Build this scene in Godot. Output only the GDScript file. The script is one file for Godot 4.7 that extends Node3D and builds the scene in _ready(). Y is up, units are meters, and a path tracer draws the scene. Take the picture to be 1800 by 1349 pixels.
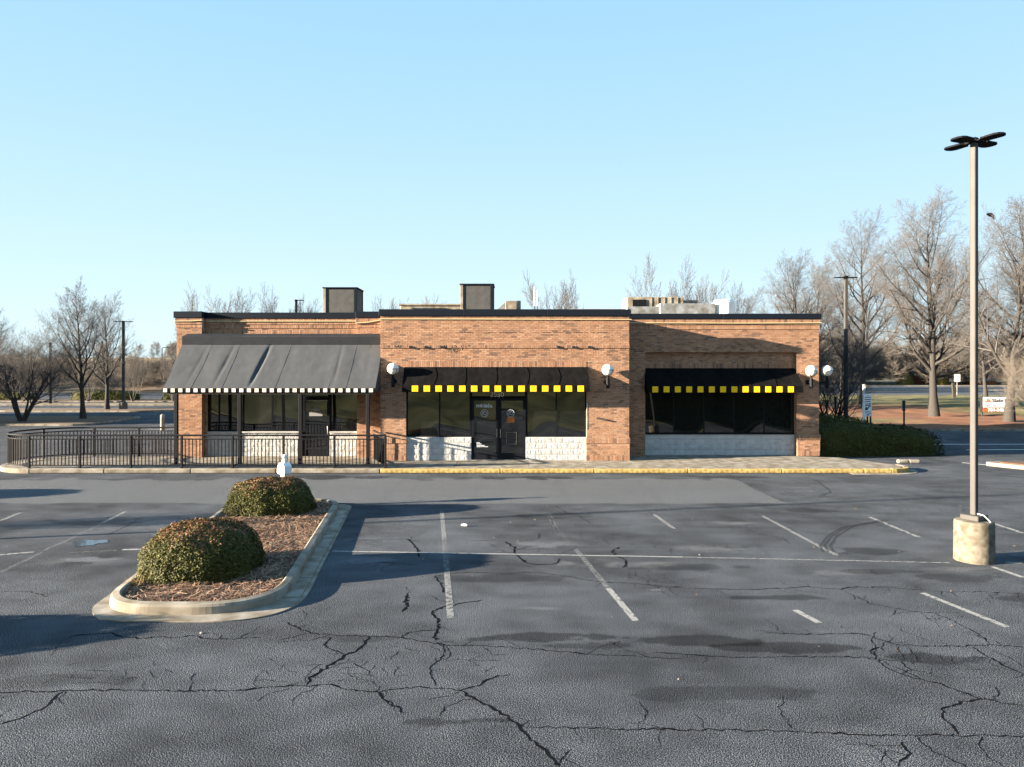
extends Node3D
# y is up, the camera looks along -z; depths below are given as d = -z, in metres.


var taken := {}
var M := {}
var rng := RandomNumberGenerator.new()

# ---------------------------------------------------------------- mesh builder
class MB:
	var v := PackedVector3Array()
	var n := PackedVector3Array()
	var c := PackedColorArray()
	var uv := PackedVector2Array()
	var uv2 := PackedVector2Array()
	var ix := PackedInt32Array()
	var col := Color(1, 1, 1)

	func tri(a: Vector3, b: Vector3, d: Vector3) -> void:      # counter-clockwise seen from outside
		var nn := (b - a).cross(d - a).normalized()
		var s := v.size()
		v.append(a); v.append(b); v.append(d)
		for i in 3:
			n.append(nn); c.append(col)
		ix.append(s); ix.append(s + 2); ix.append(s + 1)

	func quad(a: Vector3, b: Vector3, d: Vector3, e: Vector3) -> void:
		var nn := (b - a).cross(e - a)
		if nn.length_squared() < 1e-16:
			nn = (d - b).cross(e - b)
		nn = nn.normalized()
		var s := v.size()
		v.append(a); v.append(b); v.append(d); v.append(e)
		for i in 4:
			n.append(nn); c.append(col)
		ix.append(s); ix.append(s + 2); ix.append(s + 1)
		ix.append(s); ix.append(s + 3); ix.append(s + 2)

	func box(lo: Vector3, hi: Vector3, skip_back := false) -> void:
		var x0 := lo.x; var y0 := lo.y; var z0 := lo.z
		var x1 := hi.x; var y1 := hi.y; var z1 := hi.z
		quad(Vector3(x0, y0, z1), Vector3(x1, y0, z1), Vector3(x1, y1, z1), Vector3(x0, y1, z1))
		if not skip_back:
			quad(Vector3(x1, y0, z0), Vector3(x0, y0, z0), Vector3(x0, y1, z0), Vector3(x1, y1, z0))
		quad(Vector3(x1, y0, z1), Vector3(x1, y0, z0), Vector3(x1, y1, z0), Vector3(x1, y1, z1))
		quad(Vector3(x0, y0, z0), Vector3(x0, y0, z1), Vector3(x0, y1, z1), Vector3(x0, y1, z0))
		quad(Vector3(x0, y1, z1), Vector3(x1, y1, z1), Vector3(x1, y1, z0), Vector3(x0, y1, z0))
		quad(Vector3(x0, y0, z0), Vector3(x1, y0, z0), Vector3(x1, y0, z1), Vector3(x0, y0, z1))

	func cbox(lo: Vector3, hi: Vector3, b: float) -> void:      # box with chamfered edges
		var m := (lo + hi) * 0.5
		var h := (hi - lo) * 0.5
		b = minf(b, minf(h.x, minf(h.y, h.z)) * 0.9)
		var f := func(sx: float, sy: float, sz: float, ax: int) -> Vector3:
			var p := Vector3(sx * (h.x - b), sy * (h.y - b), sz * (h.z - b))
			p[ax] = [sx, sy, sz][ax] * h[ax]
			return m + p
		for s: float in [-1.0, 1.0]:
			face(f.call(-1.0, -1.0, s, 2), f.call(1.0, -1.0, s, 2), f.call(1.0, 1.0, s, 2), f.call(-1.0, 1.0, s, 2), Vector3(0, 0, s))
			face(f.call(s, -1.0, -1.0, 0), f.call(s, -1.0, 1.0, 0), f.call(s, 1.0, 1.0, 0), f.call(s, 1.0, -1.0, 0), Vector3(s, 0, 0))
			face(f.call(-1.0, s, -1.0, 1), f.call(1.0, s, -1.0, 1), f.call(1.0, s, 1.0, 1), f.call(-1.0, s, 1.0, 1), Vector3(0, s, 0))
		for s: float in [-1.0, 1.0]:
			for t: float in [-1.0, 1.0]:
				face(f.call(s, t, -1.0, 0), f.call(s, t, 1.0, 0), f.call(s, t, 1.0, 1), f.call(s, t, -1.0, 1), Vector3(s, t, 0))
				face(f.call(s, -1.0, t, 0), f.call(s, 1.0, t, 0), f.call(s, 1.0, t, 2), f.call(s, -1.0, t, 2), Vector3(s, 0, t))
				face(f.call(-1.0, s, t, 1), f.call(1.0, s, t, 1), f.call(1.0, s, t, 2), f.call(-1.0, s, t, 2), Vector3(0, s, t))
				for u: float in [-1.0, 1.0]:
					var p: Vector3 = f.call(s, t, u, 0)
					var q: Vector3 = f.call(s, t, u, 1)
					var r: Vector3 = f.call(s, t, u, 2)
					if (q - p).cross(r - p).dot(Vector3(s, t, u)) > 0:
						tri(p, q, r)
					else:
						tri(p, r, q)

	func face(a: Vector3, b: Vector3, d: Vector3, e: Vector3, out: Vector3) -> void:
		if (b - a).cross(e - a).dot(out) >= 0:
			quad(a, b, d, e)
		else:
			quad(e, d, b, a)

	func tube(pts: Array, rad: Array, sides: int, caps := false) -> void:   # smooth round tube
		var ring := []
		var u := Vector3.ZERO
		for i in pts.size():
			var t: Vector3 = (pts[mini(i + 1, pts.size() - 1)] - pts[maxi(i - 1, 0)]).normalized()
			if u == Vector3.ZERO:
				u = t.cross(Vector3(0.31, 0.2, 0.93)).normalized()
			else:
				u = (u - t * u.dot(t)).normalized()
			var w := t.cross(u)
			ring.append(v.size())
			for k in sides:
				var a := TAU * k / sides
				var o := u * cos(a) + w * sin(a)
				v.append(pts[i] + o * rad[i]); n.append(o); c.append(col)
		for i in pts.size() - 1:
			var r0: int = ring[i]
			var r1: int = ring[i + 1]
			for k in sides:
				var k2 := (k + 1) % sides
				ix.append(r0 + k); ix.append(r1 + k2); ix.append(r0 + k2)
				ix.append(r0 + k); ix.append(r1 + k); ix.append(r1 + k2)
		if caps:
			for e in 2:
				var i: int = 0 if e == 0 else pts.size() - 1
				var t: Vector3 = (pts[0] - pts[1]).normalized() if e == 0 else (pts[i] - pts[i - 1]).normalized()
				var s := v.size()
				v.append(pts[i]); n.append(t); c.append(col)
				for k in sides:
					v.append(v[ring[i] + k]); n.append(t); c.append(col)
				for k in sides:
					var k2 := (k + 1) % sides
					if e == 0:
						ix.append(s); ix.append(s + 1 + k); ix.append(s + 1 + k2)
					else:
						ix.append(s); ix.append(s + 1 + k2); ix.append(s + 1 + k)

	func lathe(prof: Array, sides: int, at := Vector3.ZERO, sharp := false) -> void:   # prof: Vector2(r, y) from bottom to top
		var base := v.size()
		if sharp:
			for i in prof.size() - 1:
				for k in sides:
					var a := TAU * k / sides
					var b := TAU * (k + 1) / sides
					var p: Vector2 = prof[i]
					var q: Vector2 = prof[i + 1]
					quad(at + Vector3(p.x * cos(b), p.y, p.x * sin(b)), at + Vector3(p.x * cos(a), p.y, p.x * sin(a)), at + Vector3(q.x * cos(a), q.y, q.x * sin(a)), at + Vector3(q.x * cos(b), q.y, q.x * sin(b)))
			return
		for i in prof.size():
			var d: Vector2 = (prof[mini(i + 1, prof.size() - 1)] - prof[maxi(i - 1, 0)]).normalized()
			for k in sides + 1:
				var a := TAU * k / sides
				v.append(at + Vector3(prof[i].x * cos(a), prof[i].y, prof[i].x * sin(a)))
				n.append(Vector3(d.y * cos(a), -d.x, d.y * sin(a)).normalized()); c.append(col)
		for i in prof.size() - 1:
			for k in sides:
				var p := base + i * (sides + 1) + k
				var q := p + sides + 1
				ix.append(p); ix.append(p + 1); ix.append(q)
				ix.append(p + 1); ix.append(q + 1); ix.append(q)

	func prism(poly: PackedVector2Array, y0: float, y1: float, bottom := false) -> void:   # poly in (x, d), extruded in height
		var tr := Geometry2D.triangulate_polygon(poly)
		for i in range(0, tr.size(), 3):
			var p := [poly[tr[i]], poly[tr[i + 1]], poly[tr[i + 2]]]
			var a := Vector3(p[0].x, y1, -p[0].y); var b := Vector3(p[1].x, y1, -p[1].y); var d := Vector3(p[2].x, y1, -p[2].y)
			if (b - a).cross(d - a).y < 0:
				tri(a, d, b)
			else:
				tri(a, b, d)
		if y1 > y0:
			var area := 0.0
			for i in poly.size():
				area += poly[i].cross(poly[(i + 1) % poly.size()])
			for i in poly.size():
				var p := poly[i]
				var q := poly[(i + 1) % poly.size()]
				if area < 0:
					var t := p; p = q; q = t
				quad(Vector3(p.x, y0, -p.y), Vector3(q.x, y0, -q.y), Vector3(q.x, y1, -q.y), Vector3(p.x, y1, -p.y))

	func mesh() -> ArrayMesh:
		var a := []
		a.resize(Mesh.ARRAY_MAX)
		a[Mesh.ARRAY_VERTEX] = v
		a[Mesh.ARRAY_NORMAL] = n
		a[Mesh.ARRAY_COLOR] = c
		if uv.size() == v.size():
			a[Mesh.ARRAY_TEX_UV] = uv
		if uv2.size() == v.size():
			a[Mesh.ARRAY_TEX_UV2] = uv2
		a[Mesh.ARRAY_INDEX] = ix
		var m := ArrayMesh.new()
		m.add_surface_from_arrays(Mesh.PRIMITIVE_TRIANGLES, a)
		return m

# ---------------------------------------------------------------- scene helpers
func numbered(called: String) -> String:
	if not taken.has(called):
		taken[called] = 0
		return called
	taken[called] += 1
	return "%s_%03d" % [called, taken[called]]

func thing(called: String, label: String, category: String, at := Vector3.ZERO, group := "") -> Node3D:
	var o := Node3D.new()
	o.name = numbered(called)
	add_child(o)
	o.position = at
	o.set_meta("label", label)
	o.set_meta("category", category)
	if group:
		o.set_meta("group", group)
	return o

func part(called: String, m: Mesh, mt: Material, parent: Node, at := Vector3.ZERO) -> MeshInstance3D:
	var o := MeshInstance3D.new()
	o.mesh = m
	o.material_override = mt
	o.name = called
	parent.add_child(o, true)
	o.position = at
	return o

func struct(called: String, m: Mesh, mt: Material) -> MeshInstance3D:
	var o := MeshInstance3D.new()
	o.mesh = m
	o.material_override = mt
	o.name = numbered(called)
	add_child(o)
	o.set_meta("kind", "structure")
	return o

func V(x: float, y: float, d: float) -> Vector3:
	return Vector3(x, y, -d)

func bx(x0: float, x1: float, y0: float, y1: float, d0: float, d1: float, ch := 0.0) -> ArrayMesh:
	var b := MB.new()
	if ch > 0:
		b.cbox(Vector3(x0, y0, -d1), Vector3(x1, y1, -d0), ch)
	else:
		b.box(Vector3(x0, y0, -d1), Vector3(x1, y1, -d0))
	return b.mesh()

func noise_tex(sd: int, freq: float, lo: Color, hi: Color, size := 512, oct := 4, type := FastNoiseLite.TYPE_SIMPLEX_SMOOTH, mid := -1.0) -> NoiseTexture2D:
	var f := FastNoiseLite.new()
	f.seed = sd
	f.noise_type = type
	f.frequency = freq
	f.fractal_octaves = oct
	var t := NoiseTexture2D.new()
	t.width = size
	t.height = size
	t.seamless = true
	t.seamless_blend_skirt = 0.2
	t.noise = f
	var g := Gradient.new()
	g.set_color(0, lo)
	g.set_color(1, hi)
	if mid >= 0.0:
		g.set_offset(0, mid - 0.18)
		g.set_offset(1, mid + 0.18)
	t.color_ramp = g
	return t

func mat(lin: Color, rough := 0.9, tex: Texture2D = null, scale := 1.0, hgt: Texture2D = null, hs := 0.0, metal := 0.0) -> StandardMaterial3D:
	var m := StandardMaterial3D.new()
	m.albedo_color = Color(lin.r, lin.g, lin.b, 1.0).linear_to_srgb()
	m.roughness = rough
	m.metallic = metal
	m.metallic_specular = 0.35
	if tex or hgt:
		m.uv1_triplanar = true
		m.uv1_world_triplanar = true
		m.uv1_scale = Vector3.ONE * scale
		m.albedo_texture = tex
	if hgt:
		m.heightmap_enabled = true
		m.heightmap_texture = hgt
		m.heightmap_scale = hs
	return m

func vmat(m: StandardMaterial3D) -> StandardMaterial3D:
	m.vertex_color_use_as_albedo = true
	return m

func _ready() -> void:
	rng.seed = 7
	# ---- camera: level lens shifted a little down, 3.5 m above the lot
	var cam := Camera3D.new()
	cam.position = Vector3(0, 3.5, 0)
	cam.near = 0.1
	cam.far = 2000.0
	cam.projection = Camera3D.PROJECTION_FRUSTUM
	cam.size = 0.10792
	cam.frustum_offset = Vector2(0, -0.0018)
	add_child(cam)
	# ---- sky
	var env := Environment.new()
	env.background_mode = Environment.BG_SKY
	env.tonemap_mode = Environment.TONE_MAPPER_LINEAR
	env.tonemap_exposure = 7.9
	env.sdfgi_enabled = true
	env.ssao_enabled = true
	env.ssil_enabled = true
	var sm := ProceduralSkyMaterial.new()
	sm.sky_top_color = Color(0.038, 0.083, 0.139).linear_to_srgb()
	sm.sky_horizon_color = Color(0.115, 0.143, 0.147).linear_to_srgb()
	sm.sky_curve = 0.225
	sm.ground_bottom_color = Color(0.05, 0.05, 0.05).linear_to_srgb()
	sm.ground_horizon_color = Color(0.10, 0.11, 0.12).linear_to_srgb()
	sm.sun_angle_max = 2.0
	var sky := Sky.new()
	sky.sky_material = sm
	env.sky = sky
	var we := WorldEnvironment.new()
	we.environment = env
	add_child(we)
	# ---- sun: low, from beyond the left edge of the lot, a little behind the camera
	var sun := DirectionalLight3D.new()
	sun.light_energy = 1.6
	sun.light_color = Color(1.0, 0.93, 0.83)
	sun.light_angular_distance = 0.5
	sun.shadow_enabled = true
	var el := deg_to_rad(11.0)
	var az := deg_to_rad(12.0)
	add_child(sun)
	sun.look_at_from_position(Vector3.ZERO, Vector3(cos(el) * cos(az), -sin(el), -cos(el) * sin(az)))
	materials()
	ground_and_lot()
	building()
	awnings()
	lamps_and_roof()
	patio()
	island()
	poles()
	right_side()
	left_side()
	behind()

func materials() -> void:
	var W := Color(1, 1, 1)
	M.grain = noise_tex(1, 0.15, Color(0.20, 0.205, 0.215), W, 1024, 4, FastNoiseLite.TYPE_SIMPLEX_SMOOTH, 0.5)
	M.grainh = noise_tex(2, 0.12, Color(0, 0, 0), W, 1024, 3)
	M.soft = noise_tex(3, 0.02, Color(0.72, 0.72, 0.72), W, 512, 5, FastNoiseLite.TYPE_SIMPLEX_SMOOTH, 0.5)
	M.speck = noise_tex(4, 0.12, Color(0.7, 0.7, 0.7), W, 512, 4, FastNoiseLite.TYPE_SIMPLEX_SMOOTH, 0.5)
	M.dirt = noise_tex(5, 0.014, Color(0.60, 0.56, 0.49), W, 512, 6)
	M.fade = noise_tex(9, 0.01, Color(0.82, 0.82, 0.82), W, 512, 5)
	M.grime = noise_tex(10, 0.012, Color(0.52, 0.49, 0.44), W, 512, 6)
	M.rough = noise_tex(6, 0.06, Color(0, 0, 0), W, 512, 5)
	M.bark_t = noise_tex(8, 0.05, Color(0.45, 0.45, 0.45), W, 512, 5, FastNoiseLite.TYPE_SIMPLEX_SMOOTH, 0.5)
	M.brick = vmat(mat(Color(1, 1, 1), 0.92, M.fade, 2.0, M.rough, 0.15))
	M.mortar = mat(Color(0.50, 0.42, 0.33), 0.95, M.dirt, 0.4)
	M.coping = mat(Color(0.007, 0.010, 0.016), 0.6)
	M.conc = mat(Color(0.295, 0.274, 0.238), 0.95, M.dirt, 0.27)
	M.yellow = mat(Color(0.53, 0.40, 0.155), 0.9, M.grime, 0.8)
	M.block = mat(Color(0.47, 0.47, 0.46), 0.9, M.fade, 0.5, M.rough, 0.1)
	M.black = mat(Color(0.012, 0.013, 0.015), 0.55)
	M.rail = mat(Color(0.013, 0.013, 0.015), 0.6)
	M.frame = mat(Color(0.010, 0.011, 0.014), 0.35)
	M.fabric = mat(Color(0.074, 0.078, 0.083), 0.85, M.fade, 0.35)
	M.fabric_d = mat(Color(0.009, 0.009, 0.010), 0.9, M.grime, 0.5)
	M.fascia = mat(Color(0.028, 0.031, 0.036), 0.7, M.fade, 0.3)
	M.cream = mat(Color(0.62, 0.56, 0.46), 0.85)
	M.check_y = mat(Color(0.70, 0.44, 0.015), 0.8)
	M.white = mat(Color(0.72, 0.72, 0.70), 0.6)
	M.globe = mat(Color(0.72, 0.70, 0.64), 0.25)
	M.grey_metal = mat(Color(0.30, 0.29, 0.27), 0.6, M.dirt, 0.3)
	M.galv = mat(Color(0.55, 0.56, 0.57), 0.35, M.dirt, 0.3, null, 0.0, 0.6)
	M.hvac = mat(Color(0.075, 0.075, 0.072), 0.8, M.fade, 0.5)
	M.hvac_l = mat(Color(0.33, 0.30, 0.25), 0.7, M.dirt, 0.3)
	M.bronze = mat(Color(0.056, 0.053, 0.050), 0.6, M.fade, 0.3)
	M.head = mat(Color(0.008, 0.009, 0.011), 0.7)
	M.head.metallic_specular = 0.15
	for k: String in ["fabric_d", "fabric", "fascia", "coping", "rail", "frame", "check_y"]:
		M[k].metallic_specular = 0.18
	M.glass = StandardMaterial3D.new()
	M.glass.albedo_color = Color(0.006, 0.007, 0.008, 0.86).linear_to_srgb()
	M.glass.albedo_color.a = 0.86
	M.glass.transparency = BaseMaterial3D.TRANSPARENCY_ALPHA
	M.glass.roughness = 0.01
	M.glass.metallic_specular = 0.72
	M.glass.clearcoat_enabled = true
	M.glass.clearcoat = 1.0
	M.glass.clearcoat_roughness = 0.01
	M.bark = mat(Color(0.074, 0.067, 0.061), 0.95, M.bark_t, 1.2, M.rough, 1.5)
	M.twig = mat(Color(0.076, 0.070, 0.066), 0.9)
	M.twig_l = mat(Color(0.135, 0.115, 0.095), 0.9)
	M.leaf = vmat(mat(Color(1, 1, 1), 0.6))
	M.leaf.metallic_specular = 0.25
	M.leaf.backlight_enabled = true
	M.leaf.backlight = Color(0.25, 0.25, 0.25)
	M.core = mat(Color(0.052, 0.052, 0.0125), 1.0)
	M.bush_y = mat(Color(0.15, 0.125, 0.03), 0.8)
	M.straw = vmat(mat(Color(1, 1, 1), 0.9))
	M.terrain = vmat(mat(Color(1, 1, 1), 1.0, M.speck, 0.6))
	M.paint = mat(Color(0.62, 0.61, 0.57), 0.8)
	M.crack_dark = mat(Color(0.007, 0.007, 0.008), 0.9)
	M.crack_dark.metallic_specular = 0.1
	M.brown_twig = mat(Color(0.125, 0.106, 0.086), 0.9)

# ---------------------------------------------------------------- ground, lot, markings
func strip(pts: PackedVector2Array, w: float, y: float, ragged: float, sd: int, into: MB = null) -> ArrayMesh:
	var r := RandomNumberGenerator.new()
	r.seed = sd
	var p := PackedVector2Array()
	for i in pts.size() - 1:
		var a := pts[i]
		var b := pts[i + 1]
		var k := maxi(1, int(a.distance_to(b) / (0.05 if ragged > 0.5 else 0.12)))
		for j in k:
			var q := a.lerp(b, float(j) / k)
			if j > 0 or i > 0:
				q += Vector2(r.randf_range(-1, 1), r.randf_range(-1, 1)) * ragged * 0.022
			p.append(q)
	p.append(pts[pts.size() - 1])
	var m := into if into else MB.new()
	var l := PackedVector3Array()
	var rr := PackedVector3Array()
	for i in p.size():
		var t := (p[mini(i + 1, p.size() - 1)] - p[maxi(i - 1, 0)]).normalized()
		var o := Vector2(-t.y, t.x)
		var e := 1.0
		if ragged > 0.5:
			e = (r.randf_range(0.25, 1.1) if r.randf() < 0.86 else r.randf_range(1.2, 2.4)) * (0.15 if i == 0 or i == p.size() - 1 else 1.0)
		var e2 := e if ragged < 0.5 else r.randf_range(0.25, 1.2)
		l.append(Vector3(p[i].x + o.x * w * 0.5 * e, y, -(p[i].y + o.y * w * 0.5 * e)))
		rr.append(Vector3(p[i].x - o.x * w * 0.5 * e2, y, -(p[i].y - o.y * w * 0.5 * e2)))
	for i in p.size() - 1:
		m.face(l[i], rr[i], rr[i + 1], l[i + 1], Vector3.UP)
	return null if into else m.mesh()

func lot_image() -> ImageTexture:
	# what lies on the asphalt: damp patches, sand, the smoother repaved lane; x -22..22, d 4..26
	var w := 1100
	var h := 550
	var data := PackedByteArray()
	data.resize(w * h * 3)
	var f := FastNoiseLite.new()
	f.seed = 11
	f.frequency = 0.9
	f.fractal_octaves = 4
	var g := FastNoiseLite.new()
	g.seed = 12
	g.frequency = 0.22
	g.fractal_octaves = 4
	# x, d, half width, half depth, strength (negative dark, positive sandy)
	var spots := [
		[0.37, 9.33, 1.0, 0.17, -0.5], [0.95, 9.05, 0.5, 0.1, -0.4], [2.5, 9.2, 0.75, 0.17, -0.5], [3.5, 9.0, 0.95, 0.17, -0.5], [5.3, 8.65, 0.62, 0.16, -0.5],
		[-0.75, 7.08, 0.42, 0.07, -0.45], [-0.3, 7.12, 0.25, 0.06, -0.45], [4.2, 10.95, 0.7, 0.14, -0.45], [6.95, 13.8, 0.75, 0.28, -0.4], [7.45, 17.8, 0.6, 0.25, -0.35],
		[-2.0, 9.3, 0.5, 0.14, -0.3], [7.6, 12.0, 0.8, 0.2, -0.3], [3.1, 12.7, 1.1, 0.22, -0.3], [6.2, 12.4, 0.8, 0.15, -0.3], [8.2, 10.9, 0.9, 0.16, -0.35],
		[0.4, 10.47, 0.34, 0.07, 0.75], [-2.7, 13.1, 0.8, 0.35, 0.45], [0.6, 14.3, 0.9, 0.35, 0.45], [4.0, 14.0, 0.9, 0.3, 0.4], [1.4, 12.9, 0.7, 0.3, 0.5],
		[2.6, 12.8, 0.6, 0.25, 0.5], [5.1, 16.35, 0.6, 0.25, 0.45], [-7.8, 13.2, 0.5, 0.16, 0.8], [-7.9, 13.05, 1.0, 0.3, 0.35], [5.6, 12.3, 0.7, 0.2, 0.35],
		[7.9, 12.5, 0.7, 0.2, 0.4], [2.3, 11.35, 0.15, 0.05, 0.7], [-3.0, 14.7, 0.7, 0.2, 0.35], [-0.3, 12.0, 1.3, 0.2, -0.28], [1.2, 17.2, 0.9, 0.3, -0.25], [-5.2, 8.0, 0.8, 0.2, -0.25], [2.2, 7.7, 1.0, 0.16, -0.3], [6.4, 7.6, 0.8, 0.14, -0.3], [10.5, 12.0, 1.2, 0.3, -0.35], [-9.5, 16.5, 1.4, 0.4, -0.25], [5.0, 20.5, 1.6, 0.35, -0.3], [0.5, 23.2, 1.8, 0.4, -0.4], [-6.0, 23.3, 2.0, 0.35, -0.4], [7.0, 23.4, 1.5, 0.3, -0.35], [9.3, 13.6, 0.8, 0.3, 0.4], [-9.9, 12.1, 0.7, 0.3, 0.25], [-7.4, 10.9, 0.5, 0.15, 0.3]]
	var at := 0
	for j in h:
		var d := 26.0 - 22.0 * (j + 0.5) / h
		for i in w:
			var x := -22.0 + 44.0 * (i + 0.5) / w
			var a := f.get_noise_2d(x, d * 1.6)
			var b := g.get_noise_2d(x, d)
			var v := 0.60 * (1.0 + 0.50 * b + 0.34 * a)
			var warm := 0.0
			var wx := x + 0.25 * a
			var wd := d + 0.22 * b + 0.06 * a
			# repaved lane along the kerb, ending on a slant
			if wd > 18.75 + 0.03 * a and x < 7.25 + 0.05 * a and d < 22.9 + 0.5 * a + 0.4 * b:
				v = 0.93 * (1.0 + 0.07 * b + 0.04 * a)
				warm = 0.05
			else:
				for s: Array in spots:
					var ex: float = (x - s[0]) / s[2]
					if absf(ex) > 1.5:
						continue
					var ey: float = (d - s[1]) / s[3]
					if absf(ey) > 1.6:
						continue
					var q := ex * ex + ey * ey + 1.3 * a + 0.7 * b
					if s[4] < 0:
						v *= 1.0 + s[4] * (1.0 - smoothstep(0.88, 1.0, q))
					else:
						var k: float = s[4] * (1.0 - smoothstep(0.1, 1.3, q)) * clampf(0.65 + 2.2 * a, 0, 1)
						v *= 1.0 + 1.5 * k
						warm = maxf(warm, 0.16 * k)
			var c := Color(clampf(v * (1.0 + warm), 0, 1), clampf(v * (1.0 + 0.3 * warm), 0, 1), clampf(v * (1.0 - 0.7 * warm), 0, 1)).linear_to_srgb()
			data[at] = int(c.r * 255); data[at + 1] = int(c.g * 255); data[at + 2] = int(c.b * 255)
			at += 3
	return ImageTexture.create_from_image(Image.create_from_data(w, h, false, Image.FORMAT_RGB8, data))

func ground_and_lot() -> void:
	var g := MB.new()
	g.quad(V(-700, -0.03, -300), V(700, -0.03, -300), V(700, -0.03, 900), V(-700, -0.03, 900))
	struct("ground", g.mesh(), mat(Color(0.10, 0.085, 0.045), 1.0, M.speck, 0.3))
	var asphalt := mat(Color(0.228, 0.245, 0.268), 0.95, M.grain, 0.40, M.grainh, 0.7)
	asphalt.metallic_specular = 0.15
	asphalt.detail_enabled = true
	asphalt.detail_albedo = lot_image()
	asphalt.detail_blend_mode = BaseMaterial3D.BLEND_MODE_MUL
	asphalt.detail_uv_layer = BaseMaterial3D.DETAIL_UV_2
	asphalt.texture_repeat = true
	M.asphalt = asphalt
	var l := MB.new()
	var near := [V(-22, 0, 4), V(22, 0, 4), V(22, 0, 26), V(-22, 0, 26)]
	l.quad(near[0], near[1], near[2], near[3])
	for uv: Vector2 in [Vector2(0, 1), Vector2(1, 1), Vector2(1, 0), Vector2(0, 0)]:
		l.uv2.append(uv)
	var lot := struct("parking_lot", l.mesh(), asphalt)
	var o := MB.new()
	o.quad(V(-90, 0, -14), V(70, 0, -14), V(70, 0, 4), V(-90, 0, 4))
	o.quad(V(-90, 0, 4), V(-22, 0, 4), V(-22, 0, 26), V(-90, 0, 26))
	o.quad(V(22, 0, 4), V(70, 0, 4), V(70, 0, 26), V(22, 0, 26))
	o.quad(V(-90, 0, 26), V(70, 0, 26), V(70, 0, 41), V(-90, 0, 41))
	o.quad(V(-90, 0, 41), V(12, 0, 41), V(12, 0, 112), V(-90, 0, 112))
	for p in o.v:
		o.uv2.append(Vector2((p.x + 22.0) / 44.0, (26.0 + p.z) / 22.0))
	struct("driveway", o.mesh(), asphalt)
	# cracks: sealer and dirt, with the shade of open grooves painted in near-black
	var k := 0
	for cr: Array in CRACKS:
		var p := PackedVector2Array()
		for i in range(1, cr.size(), 2):
			p.append(Vector2(cr[i], cr[i + 1]))
		k += 1
		part("crack", strip(p, cr[0] * 1.25, 0.0022, 1.0, 100 + k), M.crack_dark, lot)
	# side cracks running off the main ones
	var r := RandomNumberGenerator.new()
	r.seed = 41
	var hair := MB.new()
	for cr: Array in CRACKS:
		for i in range(3, cr.size() - 1, 2):
			var a := Vector2(cr[i], cr[i + 1])
			var b := Vector2(cr[i - 2], cr[i - 1])
			for q in int(a.distance_to(b) / 0.3) + 1:
				if r.randf() < 0.66:
					continue
				var at := a.lerp(b, r.randf())
				var ang := (b - a).angle() + (1.2 if r.randf() < 0.5 else -1.2) * r.randf_range(0.7, 1.3)
				var p := PackedVector2Array([at])
				for j2 in r.randi_range(2, 6):
					ang += r.randf_range(-0.7, 0.7)
					at += Vector2(cos(ang), sin(ang) * 1.2) * r.randf_range(0.06, 0.17)
					p.append(at)
				strip(p, r.randf_range(0.006, 0.013), 0.002, 1.0, r.randi(), hair)
	# alligator cracking: nets of small broken cells
	for s: Array in [[-0.7, 8.75, 0.8, 0.45], [-2.0, 8.5, 0.9, 0.5], [8.4, 20.4, 1.6, 1.0], [1.6, 14.8, 1.5, 0.6], [0.3, 14.2, 0.9, 0.5], [4.3, 14.1, 1.3, 0.5], [-2.6, 13.0, 0.9, 0.5], [6.1, 12.2, 1.5, 0.5], [10.6, 18.6, 1.8, 1.4], [2.5, 12.1, 0.9, 0.5], [-4.6, 8.35, 0.8, 0.4], [5.3, 8.5, 0.8, 0.35]]:
		var cell := 0.17 if s[1] < 12 else 0.26
		var nx := int(2 * s[2] / cell)
		var ny := int(2 * s[3] / cell)
		var pts := []
		for jy in ny + 1:
			for ix in nx + 1:
				pts.append(Vector2(s[0] - s[2] + (ix + r.randf_range(-0.42, 0.42) + 0.5 * (jy % 2)) * cell, s[1] - s[3] + (jy + r.randf_range(-0.42, 0.42)) * cell))
		for jy in ny:
			for ix in nx:
				var k0: int = jy * (nx + 1) + ix
				var off := Vector2((ix + 0.5) / nx * 2 - 1, (jy + 0.5) / ny * 2 - 1).length()
				for k1: int in [k0 + 1, k0 + nx + 1]:
					if r.randf() < 0.80 - 0.62 * off:
						strip(PackedVector2Array([pts[k0], pts[k1]]), r.randf_range(0.006, 0.012), 0.0018, 1.0, r.randi(), hair)
	var hc := part("hair_cracks", hair.mesh(), M.crack_dark, lot)
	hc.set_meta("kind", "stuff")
	# painted bay lines, worn
	for ln: Array in LINES:
		var pm := "paint%d" % int(ln[4] * 100)
		if not M.has(pm):
			M[pm] = worn_paint(ln[4])
		part("painted_line", strip(PackedVector2Array([Vector2(ln[0], ln[1]), Vector2(ln[2], ln[3])]), 0.10 if absf(ln[0] - ln[2]) < 2.0 else 0.065, 0.004, 0.12, 5), M[pm], lot)
	# skid marks
	var rub := mat(Color(0.012, 0.012, 0.013), 0.8)
	rub.transparency = BaseMaterial3D.TRANSPARENCY_ALPHA
	rub.albedo_color.a = 0.4
	rub.roughness = 0.8
	for off: float in [0.0, 0.09, 0.2]:
		part("tyre_mark", strip(PackedVector2Array([Vector2(8.6 + off, 16.6), Vector2(7.4 + off, 15.9), Vector2(6.65 + off, 15.0), Vector2(6.15 + off, 14.2), Vector2(6.0 + off, 13.7)]), 0.05, 0.006, 0.1, 9), rub, lot)
	# small puddle in the lot
	var water := mat(Color(0.01, 0.012, 0.014), 0.03)
	water.metallic_specular = 0.8
	var pd := MB.new()
	var poly := PackedVector2Array()
	for i in 28:
		var a := TAU * i / 28
		var e := 1.0 + 0.18 * sin(a * 3.0) + 0.1 * sin(a * 7.0 + 1.0)
		poly.append(Vector2(-8.62 + 0.34 * e * cos(a), 14.45 + 0.26 * e * sin(a)))
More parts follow.
